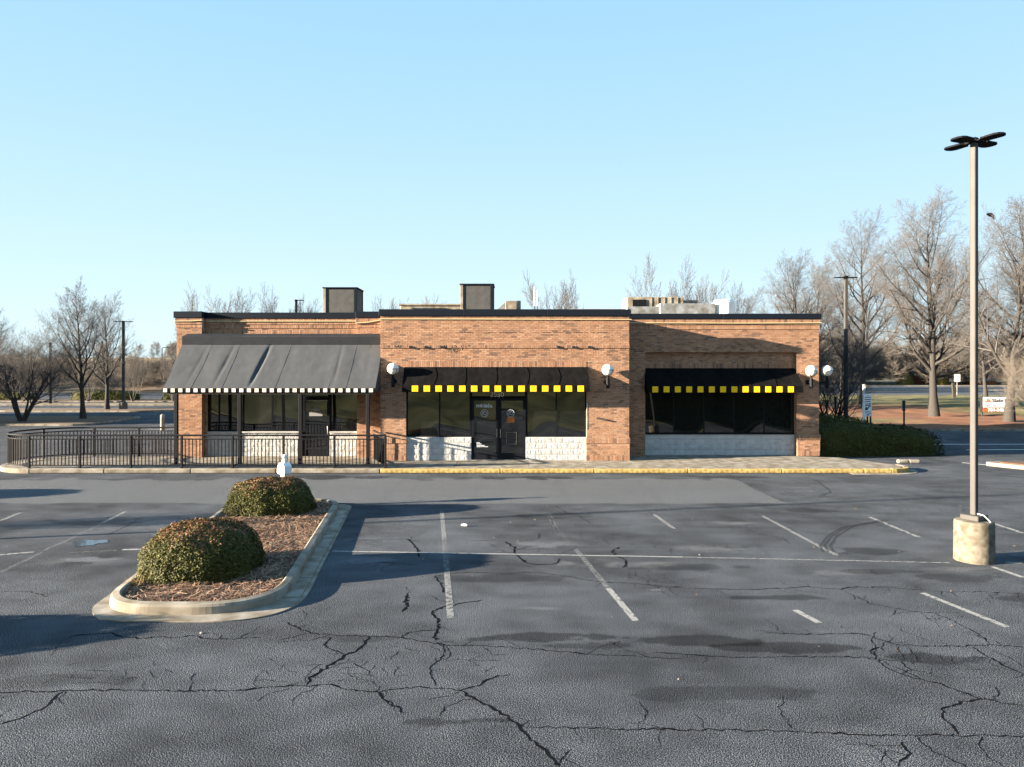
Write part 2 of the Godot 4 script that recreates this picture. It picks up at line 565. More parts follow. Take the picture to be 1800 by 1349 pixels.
	pd.prism(poly, 0.006, 0.006)
	var pud := struct("puddle", pd.mesh(), water)
	pud.set_meta("label", "small puddle on the asphalt beside the planted island")
	# litter and dead leaves
	var cup := thing("crushed_cup", "crushed white paper cup lying on the asphalt", "cup", V(-1.07, 0.0, 15.98))
	var cm := MB.new()
	cm.tube([Vector3(-0.07, 0.03, 0), Vector3(0.01, 0.034, 0.01), Vector3(0.06, 0.03, 0.02)], [0.022, 0.032, 0.02], 8, true)
	part("cup_body", cm.mesh(), M.white, cup)
	var lf := MB.new()
	for i in 130:
		var x := r.randf_range(-11, 12)
		var d := r.randf_range(5.8, 23)
		if x < -3.0 and x > -7.6 and d > 9.5 and d < 19:
			continue
		var a := r.randf() * TAU
		var s := r.randf_range(0.006, 0.016)
		var u := Vector3(cos(a), 0, sin(a)) * s * r.randf_range(1.0, 2.6)
		var w := Vector3(-sin(a), 0, cos(a)) * s
		var q := V(x, 0.008, d)
		lf.col = [Color(0.32, 0.22, 0.12), Color(0.18, 0.10, 0.05), Color(0.30, 0.26, 0.20)][r.randi() % 3]
		lf.quad(q - u, q + w + Vector3(0, 0.012, 0), q + u, q - w)
	var lo := struct("leaf_litter", lf.mesh(), M.straw)
	lo.set_meta("kind", "stuff")
	lo.set_meta("label", "dry leaf scraps blown over the parking lot")

func worn_paint(a: float) -> StandardMaterial3D:
	var m := mat(Color(0.36, 0.355, 0.335), 0.85)
	var f := FastNoiseLite.new()
	f.seed = 60 + int(a * 50)
	f.frequency = 0.035
	f.fractal_octaves = 5
	var t := NoiseTexture2D.new()
	t.width = 256
	t.height = 256
	t.seamless = true
	t.noise = f
	var g := Gradient.new()
	var edge := 1.0 - a
	g.set_color(0, Color(1, 1, 1, a * 0.12))
	g.set_offset(0, clampf(edge * 0.8 - 0.05, 0, 0.9))
	g.set_color(1, Color(1, 1, 1, minf(0.85, a * 0.75)))
	g.set_offset(1, clampf(edge * 0.8 + 0.25, 0.1, 1))
	t.color_ramp = g
	m.albedo_texture = t
	m.uv1_triplanar = true
	m.uv1_world_triplanar = true
	m.uv1_scale = Vector3.ONE * 1.1
	m.transparency = BaseMaterial3D.TRANSPARENCY_ALPHA
	return m

# ---------------------------------------------------------------- brickwork
var tones := [Color(0.352, 0.196, 0.120), Color(0.328, 0.178, 0.107), Color(0.385, 0.225, 0.142), Color(0.295, 0.160, 0.098), Color(0.185, 0.112, 0.080), Color(0.34, 0.200, 0.128), Color(0.240, 0.140, 0.094)]
var odds := [0.26, 0.22, 0.16, 0.14, 0.08, 0.09, 0.05]
var brick_mesh := {}
var brick_mat := []
var singles := 0
var loose: MB

func tone(r: RandomNumberGenerator) -> int:
	var x := r.randf()
	for i in odds.size():
		x -= odds[i]
		if x < 0:
			return i
	return 0

# bricks over the face of a wall. axis 0: face looks to +z at depth d; axis -1 / +1: face looks to -x / +x at x = d, and u runs along the depth
func lay(parent: Node, axis: int, face: float, u0: float, u1: float, y0: float, y1: float, sd: int, soldiers := [], keep_out := [], single := false) -> void:
	var r := RandomNumberGenerator.new()
	r.seed = sd
	var y := y0
	var row := 0
	var st := FastNoiseLite.new()
	st.seed = 77
	st.frequency = 0.35
	st.fractal_octaves = 3
	while y < y1 - 0.02:
		var up := false
		var h := 0.0677
		for s: Array in soldiers:
			if y >= s[0] - 0.035 and y < s[1] - 0.04:
				up = true
				h = s[1] - s[0] if y < s[0] + 0.03 else h
		h = minf(h, y1 - y)
		var step := 0.0677 if up else 0.2032
		var x := u0 - (0.0 if up or row % 2 == 0 else 0.1016)
		while x < u1 - 0.005:
			var a := maxf(x, u0)
			var b := minf(x + step, u1)
			x += step
			if b - a < 0.02:
				continue
			var hit := false
			for k: Array in keep_out:
				if b > k[0] + 0.004 and a < k[1] - 0.004 and y + h > k[2] + 0.01 and y < k[3] - 0.01:
					hit = true
					if a < k[0] - 0.03:
						b = k[0]; hit = false
					elif b > k[1] + 0.03:
						a = k[1]; hit = false
			if hit:
				continue
			var t := tone(r)
			var grime := st.get_noise_2d((a + b) * 1.0, y * 2.2 + face)
			var jx := 0.005
			var p := 0.004 + 0.003 * r.randf()
			if single and singles < 300 and not up and b - a > 0.19:
				singles += 1
				if not brick_mesh.has("m"):
					brick_mesh.m = bx(-0.0966, 0.0966, -0.0289, 0.0289, -0.012, 0.012, 0.003)
					for q in tones.size():
						brick_mat.append(mat(tones[q], 0.92, M.fade, 2.0, M.rough, 0.15))
				part("brick", brick_mesh.m, brick_mat[t], parent, Vector3((a + b) * 0.5, y + h * 0.5, -face - 0.012 + p))
				continue
			var c: Color = tones[t]
			var gm := clampf(1.0 + 0.16 * grime, 0.8, 1.2) * r.randf_range(0.9, 1.1)
			loose.col = Color(c.r * gm, c.g * gm, c.b * gm)
			var lo := Vector3(a + jx, y + 0.0045, 0)
			var hi := Vector3(b - jx, y + h - 0.0045, 0)
			if axis == 0:
				loose.box(Vector3(lo.x, lo.y, -face - 0.02), Vector3(hi.x, hi.y, -face + p), true)
			elif axis == -1:
				loose.box(Vector3(face - p, lo.y, -hi.x), Vector3(face + 0.02, hi.y, -lo.x), false)
			else:
				loose.box(Vector3(face - 0.02, lo.y, -hi.x), Vector3(face + p, hi.y, -lo.x), false)
		y += h
		row += 1

func blocks(parent: Node, u0: float, u1: float, y0: float, y1: float, d: float, sd: int) -> void:
	# painted split-face block: rough front faces with smooth joints
	var r := RandomNumberGenerator.new()
	r.seed = sd
	if not M.has("split"):
		M.split = []
		var f := FastNoiseLite.new()
		f.seed = 5
		f.frequency = 9.0
		f.fractal_octaves = 3
		for k in 6:
			for half in 2:
				var m := MB.new()
				var w := 0.4 if half == 0 else 0.2
				var nx := 8 if half == 0 else 4
				var ny := 4
				var pt := func(i: int, j: int) -> Vector3:
					var e := 0.0
					if i > 0 and i < nx and j > 0 and j < ny:
						e = 0.006 + 0.010 * f.get_noise_3d(i * 0.05 + k * 3.1, j * 0.05, half * 7.0)
					return Vector3(-w / 2 + 0.003 + (w - 0.006) * i / nx, -0.097 + 0.194 * j / ny, e)
				for i in nx:
					for j in ny:
						var p: Vector3 = pt.call(i, j)
						var q: Vector3 = pt.call(i + 1, j)
						var s: Vector3 = pt.call(i + 1, j + 1)
						var t: Vector3 = pt.call(i, j + 1)
						if (i + j) % 2 == 0:
							m.tri(p, q, s); m.tri(p, s, t)
						else:
							m.tri(p, q, t); m.tri(q, s, t)
				m.box(Vector3(-w / 2 + 0.005, -0.095, -0.03), Vector3(w / 2 - 0.005, 0.095, -0.0005))
				M.split.append(m.mesh())
	var rows := int(round((y1 - y0) / 0.2))
	var bh := (y1 - y0) / rows
	for j in rows:
		var x := u0 - (0.2 if j % 2 == 1 else 0.0)
		while x < u1 - 0.06:
			var a := maxf(x, u0)
			var b := minf(x + 0.4, u1)
			x += 0.4
			if b - a < 0.05:
				continue
			var half := 1 if b - a < 0.27 else 0
			var o := part("block", M.split[(r.randi() % 6) * 2 + half], M.block, parent, V((a + b) * 0.5, y0 + bh * (j + 0.5), d))
			o.scale = Vector3((b - a) / (0.2 if half else 0.4), bh / 0.2, 1)
	part("block_core", bx(u0, u1, y0, y1, d + 0.02, d + 0.25), M.block, parent)

func window(parent: Node, x0: float, x1: float, y0: float, y1: float, d: float, bars: Array, tilt := 0.9) -> void:
	# aluminium frame with panes between the upright bars
	var w := Node3D.new()
	w.name = "window"
	parent.add_child(w, true)
	var f := MB.new()
	var t := 0.05
	f.box(V(x0, y0, d + 0.06), V(x1, y0 + t, d))
	f.box(V(x0, y1 - t, d + 0.06), V(x1, y1, d))
	var xs := [x0] + bars + [x1]
	for i in xs.size():
		var c: float = clampf(xs[i], x0 + t * 0.5, x1 - t * 0.5)
		f.box(V(c - t * 0.5, y0 + t, d + 0.06), V(c + t * 0.5, y1 - t, d + 0.0005))
	part("frame", f.mesh(), M.frame, w)
	for i in xs.size() - 1:
		pane(w, xs[i] + t * 0.4, xs[i + 1] - t * 0.4, y0 + t * 0.8, y1 - t * 0.8, d + 0.035, tilt)

func pane(w: Node, x0: float, x1: float, y0: float, y1: float, d: float, tilt: float) -> void:
	# float glass, set a hair out of plumb and faintly wavy
	var g := MB.new()
	var nx := 12
	var ny := 12
	var hh := (y1 - y0) * 0.5
	var sx := x1 - x0
	var ph := x0 * 3.0
	var nrm := []
	for j in ny + 1:
		for i in nx + 1:
			var u := float(i) / nx
			var v := float(j) / ny
			var y := y0 + (y1 - y0) * v
			var e := tan(deg_to_rad(tilt)) * (y - y0 - hh)
			g.v.append(Vector3(x0 + sx * u, y, -d - e))
			var a := Vector3(0.006 * sin(u * 5.0 + ph) * cos(v * 3.0), tan(deg_to_rad(tilt)) + 0.007 * sin(v * 6.5 + ph + u * 2.0), 1.0).normalized()
			g.n.append(a); g.c.append(Color(1, 1, 1))
	for j in ny:
		for i in nx:
			var p := j * (nx + 1) + i
			var q := p + nx + 1
			g.ix.append(p); g.ix.append(q); g.ix.append(p + 1)
			g.ix.append(p + 1); g.ix.append(q); g.ix.append(q + 1)
	part("pane", g.mesh(), M.glass, w)

func lettering(parent: Node, called: String, s: String, h: float, at: Vector3, m: Material, bold := false) -> MeshInstance3D:
	var t := TextMesh.new()
	t.text = s
	var f := SystemFont.new()
	f.font_names = PackedStringArray(["Droid Sans"])
	if bold:
		f.font_weight = 700
	t.font = f
	t.font_size = 32
	t.pixel_size = h / 23.0
	t.depth = 0.012
	return part(called, t, m, parent, at)

# ---------------------------------------------------------------- the restaurant
const CD := 26.5      # depth of the middle block's face
const RD := 27.95      # wall face beside it, towards the road
const LD := 27.8      # wall face over the porch
const BACK := 38.0
const TOP := 5.55

func building() -> void:
	var b := thing("restaurant_building", "single storey brick restaurant with black roof coping and dark windows", "building", Vector3.ZERO)
	loose = MB.new()
	var mo: Material = M.mortar
	# --- middle block
	var cw := part("wall", bx(-4.90, -3.95, 0.0, 3.63, CD + 0.002, CD + 0.32), mo, b)
	var cr := part("wall", bx(2.78, 4.37, 0.0, 3.63, CD + 0.002, CD + 0.32), mo, b)
	part("wall", bx(-4.90, 4.37, 3.63, TOP, CD + 0.002, CD + 0.32), mo, b)
	part("wall", bx(-4.90, -4.60, 0.0, TOP, CD + 0.32, 28.3), mo, b)
	part("wall", bx(4.07, 4.37, 0.0, TOP, CD + 0.32, 28.3), mo, b)
	# piers with plinth and band
	for s: Array in [[-4.90, -3.95, cw], [2.78, 4.37, cr]]:
		lay(s[2], 0, CD, s[0], s[1], 0.99, 3.63, 21, [], [], true)
		part("plinth", bx(s[0] - 0.02, s[1] + 0.012, 0.15, 0.80, CD - 0.035, CD + 0.05), mo, b)
		lay(b, 0, CD - 0.035, s[0] - 0.02, s[1] + 0.012, 0.15, 0.80, 22, [[0.15, 0.35]])
		part("band", bx(s[0] - 0.03, s[1] + 0.025, 0.80, 0.99, CD - 0.055, CD + 0.05), mo, b)
		lay(b, 0, CD - 0.055, s[0] - 0.03, s[1] + 0.025, 0.80, 0.99, 23, [[0.80, 0.99]])
	lay(b, 0, CD, -4.90, 4.37, 3.85, 4.34, 24)
	lay(b, 0, CD, -4.90, -3.95, 3.63, 3.85, 25)
	lay(b, 0, CD, 2.78, 4.37, 3.63, 3.85, 26)
	lay(b, 0, CD - 0.008, -3.95, 2.78, 3.635, 3.85, 27, [[3.635, 3.85]])
	part("band", bx(-4.92, 4.385, 4.34, 4.46, CD - 0.03, CD + 0.05), mo, b)
	lay(b, 0, CD - 0.03, -4.92, 4.385, 4.34, 4.46, 28, [[4.34, 4.46]])
	lay(b, 0, CD, -4.90, 4.37, 4.46, TOP, 29)
	lay(b, -1, -4.90, CD, LD, 0.15, TOP, 30)
	lay(b, 1, 4.37, CD, RD, 0.15, TOP, 31)
	# black stubs and grime left by a sign that was taken down
	for x: float in [-3.79, -3.22, -2.63, 1.72, 2.28, 2.86]:
		part("sign_stub", bx(x - 0.05, x + 0.05, 4.335, 4.42, CD - 0.075, CD - 0.02, 0.006), M.black, b)
	var grime := mat(Color(0.05, 0.042, 0.034), 0.95, M.speck, 2.0)
	var gr := RandomNumberGenerator.new()
	gr.seed = 3
	var gb := MB.new()
	for s: Array in [[-2.05, 3.35, 4.915, 0.02, CD - 0.0075], [-4.8, 4.3, 4.342, 0.02, CD - 0.031]]:
		var x: float = s[0]
		while x < s[1]:
			var w := gr.randf_range(0.05, 0.4)
			if gr.randf() < 0.75:
				var hh: float = s[3] * gr.randf_range(0.5, 1.5)
				gb.quad(V(x, s[2], s[4]), V(x + w, s[2], s[4]), V(x + w - 0.01, s[2] + hh, s[4]), V(x + 0.01, s[2] + hh, s[4]))
			x += w + gr.randf_range(0.0, 0.1)
	for i in 70:
		var x: float = [gr.randfn(-2.1, 0.16), gr.randfn(-4.3, 0.3), gr.randfn(-2.3, 0.4)][i % 3]
		var y := gr.randf_range(4.2, 4.5) if i % 3 == 0 else gr.randf_range(4.40, 4.47)
		var dd := CD - 0.0085 if y < 4.33 or y > 4.46 else CD - 0.0375
		gb.quad(V(x, y - gr.randf_range(0.01, 0.12), dd), V(x + 0.018, y - 0.02, dd), V(x + 0.02, y, dd), V(x - 0.01, y, dd))
	part("black_grime", gb.mesh(), grime, b)
	# --- wall over the porch
	part("wall", bx(-12.98, -4.92, 3.2, TOP, LD + 0.002, LD + 0.3), mo, b)
	part("wall", bx(-12.98, -11.94, 0.0, 3.2, LD + 0.002, LD + 0.3), mo, b)
	part("wall", bx(-5.92, -4.92, 0.0, 3.2, LD + 0.002, LD + 0.3), mo, b)
	part("pier", bx(-12.98, -12.0, 0.0, TOP, LD - 0.298, LD), mo, b)
	part("pier", bx(-6.0, -4.92, 0.0, TOP, LD - 0.298, LD), mo, b)
	lay(b, 0, LD - 0.3, -12.98, -12.0, 0.15, 5.16, 40)
	lay(b, 1, -12.0, LD - 0.3, LD, 0.15, TOP, 41)
	lay(b, 0, LD - 0.3, -6.0, -4.92, 0.15, 5.16, 42)
	lay(b, -1, -6.0, LD - 0.3, LD, 3.2, TOP, 43)
	lay(b, 0, LD, -12.0, -6.0, 3.2, 5.16, 44, [[4.90, 5.10]])
	for s: Array in [[-12.98, -12.0, LD - 0.3], [-12.0, -6.0, LD], [-6.0, -4.92, LD - 0.3]]:
		part("band", bx(s[0] - 0.02, s[1] + 0.02, 5.16, 5.30, s[2] - 0.025, s[2] + 0.1), mo, b)
		lay(b, 0, s[2] - 0.027, s[0] - 0.02, s[1] + 0.02, 5.16, 5.30, 45, [[5.16, 5.30]])
		part("band", bx(s[0] - 0.035, s[1] + 0.035, 5.30, TOP, s[2] - 0.05, s[2] + 0.1), mo, b)
		lay(b, 0, s[2] - 0.052, s[0] - 0.035, s[1] + 0.035, 5.30, TOP, 46, [[5.40, 5.55]])
	# porch windows, door and block base
	blocks(b, -11.94, -8.22, 0.15, 1.07, LD + 0.03, 51)
	blocks(b, -7.14, -5.95, 0.15, 1.07, LD + 0.03, 52)
	part("sill", bx(-11.94, -8.22, 1.07, 1.12, LD - 0.03, LD + 0.2, 0.008), M.block, b)
	part("sill", bx(-7.14, -5.95, 1.07, 1.12, LD - 0.03, LD + 0.2, 0.008), M.block, b)
	window(b, -11.94, -8.22, 1.12, 3.2, LD + 0.1, [-11.5, -10.55, -9.42])
	window(b, -7.14, -5.95, 1.12, 3.2, LD + 0.1, [])
	door(b, -8.20, -7.16, 0.15, 2.45, LD + 0.08, "porch")
	window(b, -8.20, -7.16, 2.45, 3.2, LD + 0.09, [])
	# --- wall towards the road, with the recessed window bay
	part("wall", bx(4.37, 12.07, 4.23, TOP, RD + 0.002, RD + 0.3), mo, b)
	part("wall", bx(4.37, 5.24, 0.0, 4.23, RD + 0.002, RD + 0.3), mo, b)
	part("wall", bx(11.20, 12.07, 0.0, 4.23, RD + 0.002, RD + 0.3), mo, b)
	part("wall", bx(5.24, 11.20, 3.57, 4.23, RD + 0.202, RD + 0.4), mo, b)
	lay(b, 0, RD, 4.37, 12.07, 4.23, 5.12, 60)
	lay(b, 0, RD, 4.37, 5.24, 0.15, 4.23, 61)
	lay(b, 0, RD, 11.20, 12.07, 0.99, 4.23, 62)
	lay(b, -1, 11.20, RD, RD + 0.2, 0.15, 4.23, 63)
	lay(b, 0, RD + 0.2, 5.24, 11.20, 3.79, 4.23, 64)
	lay(b, 0, RD + 0.19, 5.24, 11.20, 3.575, 3.79, 65, [[3.575, 3.79]])
	part("plinth", bx(11.20, 12.10, 0.15, 0.80, RD - 0.033, RD + 0.05), mo, b)
	lay(b, 0, RD - 0.035, 11.20, 12.10, 0.15, 0.80, 66, [[0.15, 0.35]])
	part("band", bx(11.19, 12.12, 0.80, 0.99, RD - 0.053, RD + 0.05), mo, b)
	lay(b, 0, RD - 0.055, 11.19, 12.12, 0.80, 0.99, 67, [[0.80, 0.99]])
	part("band", bx(4.38, 12.09, 5.12, 5.30, RD - 0.025, RD + 0.1), mo, b)
	lay(b, 0, RD - 0.027, 4.38, 12.09, 5.12, 5.30, 68, [[5.12, 5.30]])
	part("band", bx(4.38, 12.105, 5.30, TOP, RD - 0.05, RD + 0.1), mo, b)
	lay(b, 0, RD - 0.052, 4.38, 12.105, 5.30, TOP, 69, [[5.40, 5.55]])
	blocks(b, 5.24, 11.20, 0.15, 0.98, RD + 0.22, 53)
	part("sill", bx(5.24, 11.20, 0.98, 1.0, RD + 0.17, RD + 0.4), M.frame, b)
	window(b, 5.24, 11.20, 1.0, 3.57, RD + 0.27, [6.43, 7.62, 8.82, 10.01], 1.5)
	# --- front windows and doors of the middle block
	blocks(b, -3.95, -1.52, 0.15, 1.02, CD + 0.03, 54)
	blocks(b, 0.51, 2.78, 0.15, 1.02, CD + 0.03, 55)
	window(b, -3.95, -1.54, 1.02, 3.63, CD + 0.1, [-2.71], 1.3)
	window(b, 0.53, 2.78, 1.02, 3.63, CD + 0.1, [1.66], 1.3)
	window(b, -1.54, 0.53, 2.5, 3.63, CD + 0.1, [])
	door(b, -1.52, -0.505, 0.17, 2.48, CD + 0.06, "push")
	door(b, -0.495, 0.51, 0.17, 2.48, CD + 0.06, "pull")
	part("threshold", bx(-1.52, 0.51, 0.15, 0.175, CD - 0.02, CD + 0.2), M.galv, b)
	lettering(b, "house_number", "2530", 0.165, V(-0.555, 2.605, CD + 0.055), M.white)
	part("letter_slot_frame", bx(2.782, 2.83, 1.3, 2.3, CD - 0.012, CD + 0.05), M.galv, b)
	# a pipe stub in the pier
	var ps := MB.new()
	ps.tube([V(3.15, 1.74, CD - 0.02), V(3.52, 1.66, CD - 0.055)], [0.035, 0.035], 8, true)
	part("pipe_stub", ps.mesh(), M.bronze, b)
	# --- side and back walls, roof slab
	part("wall", bx(-12.98, -12.68, 0, TOP, LD + 0.3, BACK), mo, b)
	part("wall", bx(11.77, 12.07, 0, TOP, RD + 0.3, BACK), mo, b)
	part("wall", bx(-12.68, 11.77, 0, TOP, BACK - 0.3, BACK), mo, b)
	lay(b, -1, -12.98, LD, BACK, 0.15, TOP, 70)
	lay(b, 1, 12.07, RD, BACK, 0.15, TOP, 71)
	var rf := part("roof", bx(-12.68, 11.77, 4.85, 5.05, 28.1, BACK - 0.3), M.grey_metal, b)
	rf.set_meta("label", "flat roof behind the parapet")
	part("roof", bx(-4.6, 4.07, 4.85, 5.05, CD + 0.33, 28.1), M.grey_metal, b)
	part("floor", bx(-12.68, 11.77, 0.05, 0.14, 28.2, BACK - 0.3), mat(Color(0.10, 0.08, 0.06), 0.6), b)
	part("floor", bx(-4.6, 4.07, 0.05, 0.14, CD + 0.33, 28.2), mat(Color(0.10, 0.08, 0.06), 0.6), b)
	part("partition", bx(-12.6, 11.5, 0.14, 4.85, 33.0, 33.2), mat(Color(0.12, 0.10, 0.08), 0.9), b)
	var bw := part("brickwork", loose.mesh(), M.brick, b)
	bw.set_meta("kind", "stuff")
	bw.set_meta("label", "courses of red brick over the walls")
	# --- black metal coping, one cap per run, jointed
	var caps := [[-4.96, 4.43, CD - 0.06, CD + 0.4, 5.54, 5.79], [4.43, 12.14, RD - 0.10, RD + 0.36, 5.53, 5.74], [-13.06, -11.95, LD - 0.40, LD + 0.36, 5.54, 5.79], [-11.95, -6.05, LD - 0.10, LD + 0.36, 5.54, 5.77], [-6.05, -4.96, LD - 0.40, LD + 0.36, 5.54, 5.785]]
	for s: Array in caps:
		var k := maxi(1, int((s[1] - s[0]) / 3.0))
		for i in k:
			var x0: float = lerpf(s[0], s[1], float(i) / k)
			var x1: float = lerpf(s[0], s[1], float(i + 1) / k)
			part("coping", bx(x0, x1 - 0.004, s[4], s[5], s[2], s[3], 0.012), M.coping, b)
	part("coping", bx(-13.06, -12.66, 5.54, 5.78, LD + 0.36, BACK + 0.05), M.coping, b)
	part("coping", bx(11.75, 12.14, 5.53, 5.74, RD + 0.36, BACK + 0.05), M.coping, b)
	part("coping", bx(-12.66, 11.75, 5.53, 5.74, BACK - 0.35, BACK + 0.05), M.coping, b)
	# --- cream accent tube clipped under the coping
	var tube_m := mat(Color(0.46, 0.38, 0.21), 0.6)
	var run := func(pts: Array) -> void:
		var t := MB.new()
		var rad := []
		for p in pts:
			rad.append(0.018)
		t.tube(pts, rad, 8, true)
		part("accent_tube", t.mesh(), tube_m, b)
	run.call([V(-4.97, 5.425, CD - 0.035), V(-1.5, 5.42, CD - 0.035), V(1.5, 5.41, CD - 0.035), V(4.45, 5.405, CD - 0.035)])
	run.call([V(4.6, 5.375, RD - 0.09), V(8.0, 5.365, RD - 0.09), V(9.0, 5.36, RD - 0.09), V(12.15, 5.375, RD - 0.09)])
	run.call([V(-13.06, 5.41, LD - 0.39), V(-12.4, 5.415, LD - 0.39), V(-11.95, 5.44, LD - 0.39)])
	run.call([V(-11.93, 5.43, LD - 0.09), V(-6.07, 5.43, LD - 0.09)])
	run.call([V(-6.05, 5.33, LD - 0.39), V(-5.6, 5.36, LD - 0.39), V(-4.97, 5.47, LD - 0.39)])

func door(b: Node, x0: float, x1: float, y0: float, y1: float, d: float, style: String) -> void:
	var w := Node3D.new()
	w.name = "door"
	b.add_child(w, true)
	var f := MB.new()
	var t := 0.10
	f.box(V(x0, y0, d + 0.05), V(x0 + t, y1, d))
	f.box(V(x1 - t, y0, d + 0.05), V(x1, y1, d))
	f.box(V(x0 + t, y1 - t, d + 0.05), V(x1 - t, y1, d + 0.001))
	f.box(V(x0 + t, y0, d + 0.05), V(x1 - t, y0 + 0.25, d + 0.001))
	part("frame", f.mesh(), M.frame, w)
	pane(w, x0 + t - 0.01, x1 - t + 0.01, y0 + 0.24, y1 - t + 0.01, d + 0.025, 0.5)
	var hx := x1 - 0.06 if style != "pull" else x0 + 0.06
	var h := MB.new()
	h.tube([V(hx, 1.0, d), V(hx, 1.0, d - 0.06), V(hx, 1.32, d - 0.06), V(hx, 1.32, d)], [0.012, 0.012, 0.012, 0.012], 6, true)
	part("handle", h.mesh(), M.galv, w)
	var white := mat(Color(0.42, 0.44, 0.47), 0.6)
	var mx := (x0 + x1) * 0.5
	if style == "porch":
		# arched badge over a banner
		var e := MB.new()
		var arc := []
		var rr := []
		for i in 13:
			var a := PI * i / 12
			arc.append(V(mx - 0.02 + 0.17 * cos(a), 1.86 + 0.22 * sin(a), d + 0.018)); rr.append(0.012)
		e.tube(arc, rr, 5)
		e.box(V(mx - 0.28, 1.72, d + 0.02), V(mx + 0.24, 1.86, d + 0.012))
		var q := MB.new()
		var pr := PackedVector2Array()
		for p: Vector2 in [Vector2(-0.12, 0.05), Vector2(-0.14, 0.12), Vector2(-0.06, 0.17), Vector2(0.04, 0.16), Vector2(0.12, 0.11), Vector2(0.12, 0.0), Vector2(0.10, 0.06), Vector2(0.0, 0.03), Vector2(-0.03, 0.0)]:
			pr.append(p)
		var tr := Geometry2D.triangulate_polygon(pr)
		for i in range(0, tr.size(), 3):
			var a := pr[tr[i]]; var bb := pr[tr[i + 1]]; var c := pr[tr[i + 2]]
			q.face(V(mx - 0.02 + a.x, 1.87 + a.y, d + 0.014), V(mx - 0.02 + bb.x, 1.87 + bb.y, d + 0.014), V(mx - 0.02 + c.x, 1.87 + c.y, d + 0.014), V(mx - 0.02 + c.x, 1.87 + c.y, d + 0.014), Vector3(0, 0, 1))
		part("badge", e.mesh(), mat(Color(0.20, 0.20, 0.20), 0.7), w)
		part("badge_animal", q.mesh(), mat(Color(0.20, 0.20, 0.20), 0.7), w)
		part("closer_bar", bx(x0 + 0.2, x1 - 0.05, y1 - 0.13, y1 - 0.11, d - 0.01, d), M.galv, w)
		return
	# ring badge with a winged animal on each entrance door
	var bm := MB.new()
	var ring := []
	var rad := []
	var cy := 1.91
	var cx := mx - 0.02 if style == "push" else mx - 0.06
	for i in 29:
		var a := TAU * i / 28
		ring.append(V(cx + 0.135 * cos(a), cy + 0.135 * sin(a), d + 0.012)); rad.append(0.009)
	bm.tube(ring, rad, 5)
	for s: Array in [[-0.075, -0.06, -0.055, 0.045], [-0.055, 0.035, 0.02, 0.055], [0.02, 0.055, 0.09, 0.02], [0.09, 0.02, 0.085, -0.03], [-0.06, 0.0, -0.02, -0.03], [-0.02, -0.03, 0.02, -0.065], [0.02, -0.065, 0.08, -0.02], [-0.05, 0.08, 0.04, 0.085], [-0.07, 0.05, 0.0, 0.03]]:
		bm.tube([V(cx + s[0], cy + s[1], d + 0.012), V(cx + s[2], cy + s[3], d + 0.012)], [0.008, 0.008], 5)
	part("badge", bm.mesh(), white, w)
	if style == "push":
		# two stickers whose lettering is too small to read
		var tm := MB.new()
		var r := RandomNumberGenerator.new()
		r.seed = 9
		var x := x0 + 0.19
		while x < x0 + 0.78:
			var ww := r.randf_range(0.02, 0.035)
			var hh := 0.11 if r.randf() < 0.75 else 0.14
			tm.box(V(x, 2.13, d + 0.016), V(x + ww, 2.13 + hh, d + 0.01))
			tm.box(V(x, 2.13 + (0.0 if r.randf() < 0.5 else 0.085), d + 0.016), V(x + ww + 0.03, 2.155 + (0.0 if r.randf() < 0.5 else 0.06), d + 0.009))
			x += ww + 0.028
		part("window_lettering", tm.mesh(), white, w)
		var sm := MB.new()
		for s: Array in [[0.19, 0.13, 0.79], [0.19, 0.19, 0.745], [0.20, 0.30, 0.69], [0.20, 0.20, 0.645], [0.34, 0.15, 0.655], [0.47, 0.15, 0.645]]:
			sm.box(V(x0 + s[0], s[2], d + 0.02), V(x0 + s[0] + s[1], s[2] + 0.028, d + 0.012))
		part("small_print", sm.mesh(), white, w)
	else:
		part("orange_notice", bx(cx - 0.135, cx + 0.135, 1.55, 1.77, d + 0.012, d + 0.018), mat(Color(0.33, 0.10, 0.025), 0.7), w)
		var fr := MB.new()
		for s: Array in [[-0.2, 0.75, -0.19, 1.2], [0.17, 0.75, 0.18, 1.2], [-0.19, 0.75, 0.17, 0.762], [-0.19, 1.188, 0.17, 1.2]]:
			fr.box(V(mx - 0.02 + s[0], s[1], d + 0.018), V(mx - 0.02 + s[2], s[3], d + 0.01))
		part("notice_frame", fr.mesh(), M.grey_metal, w)

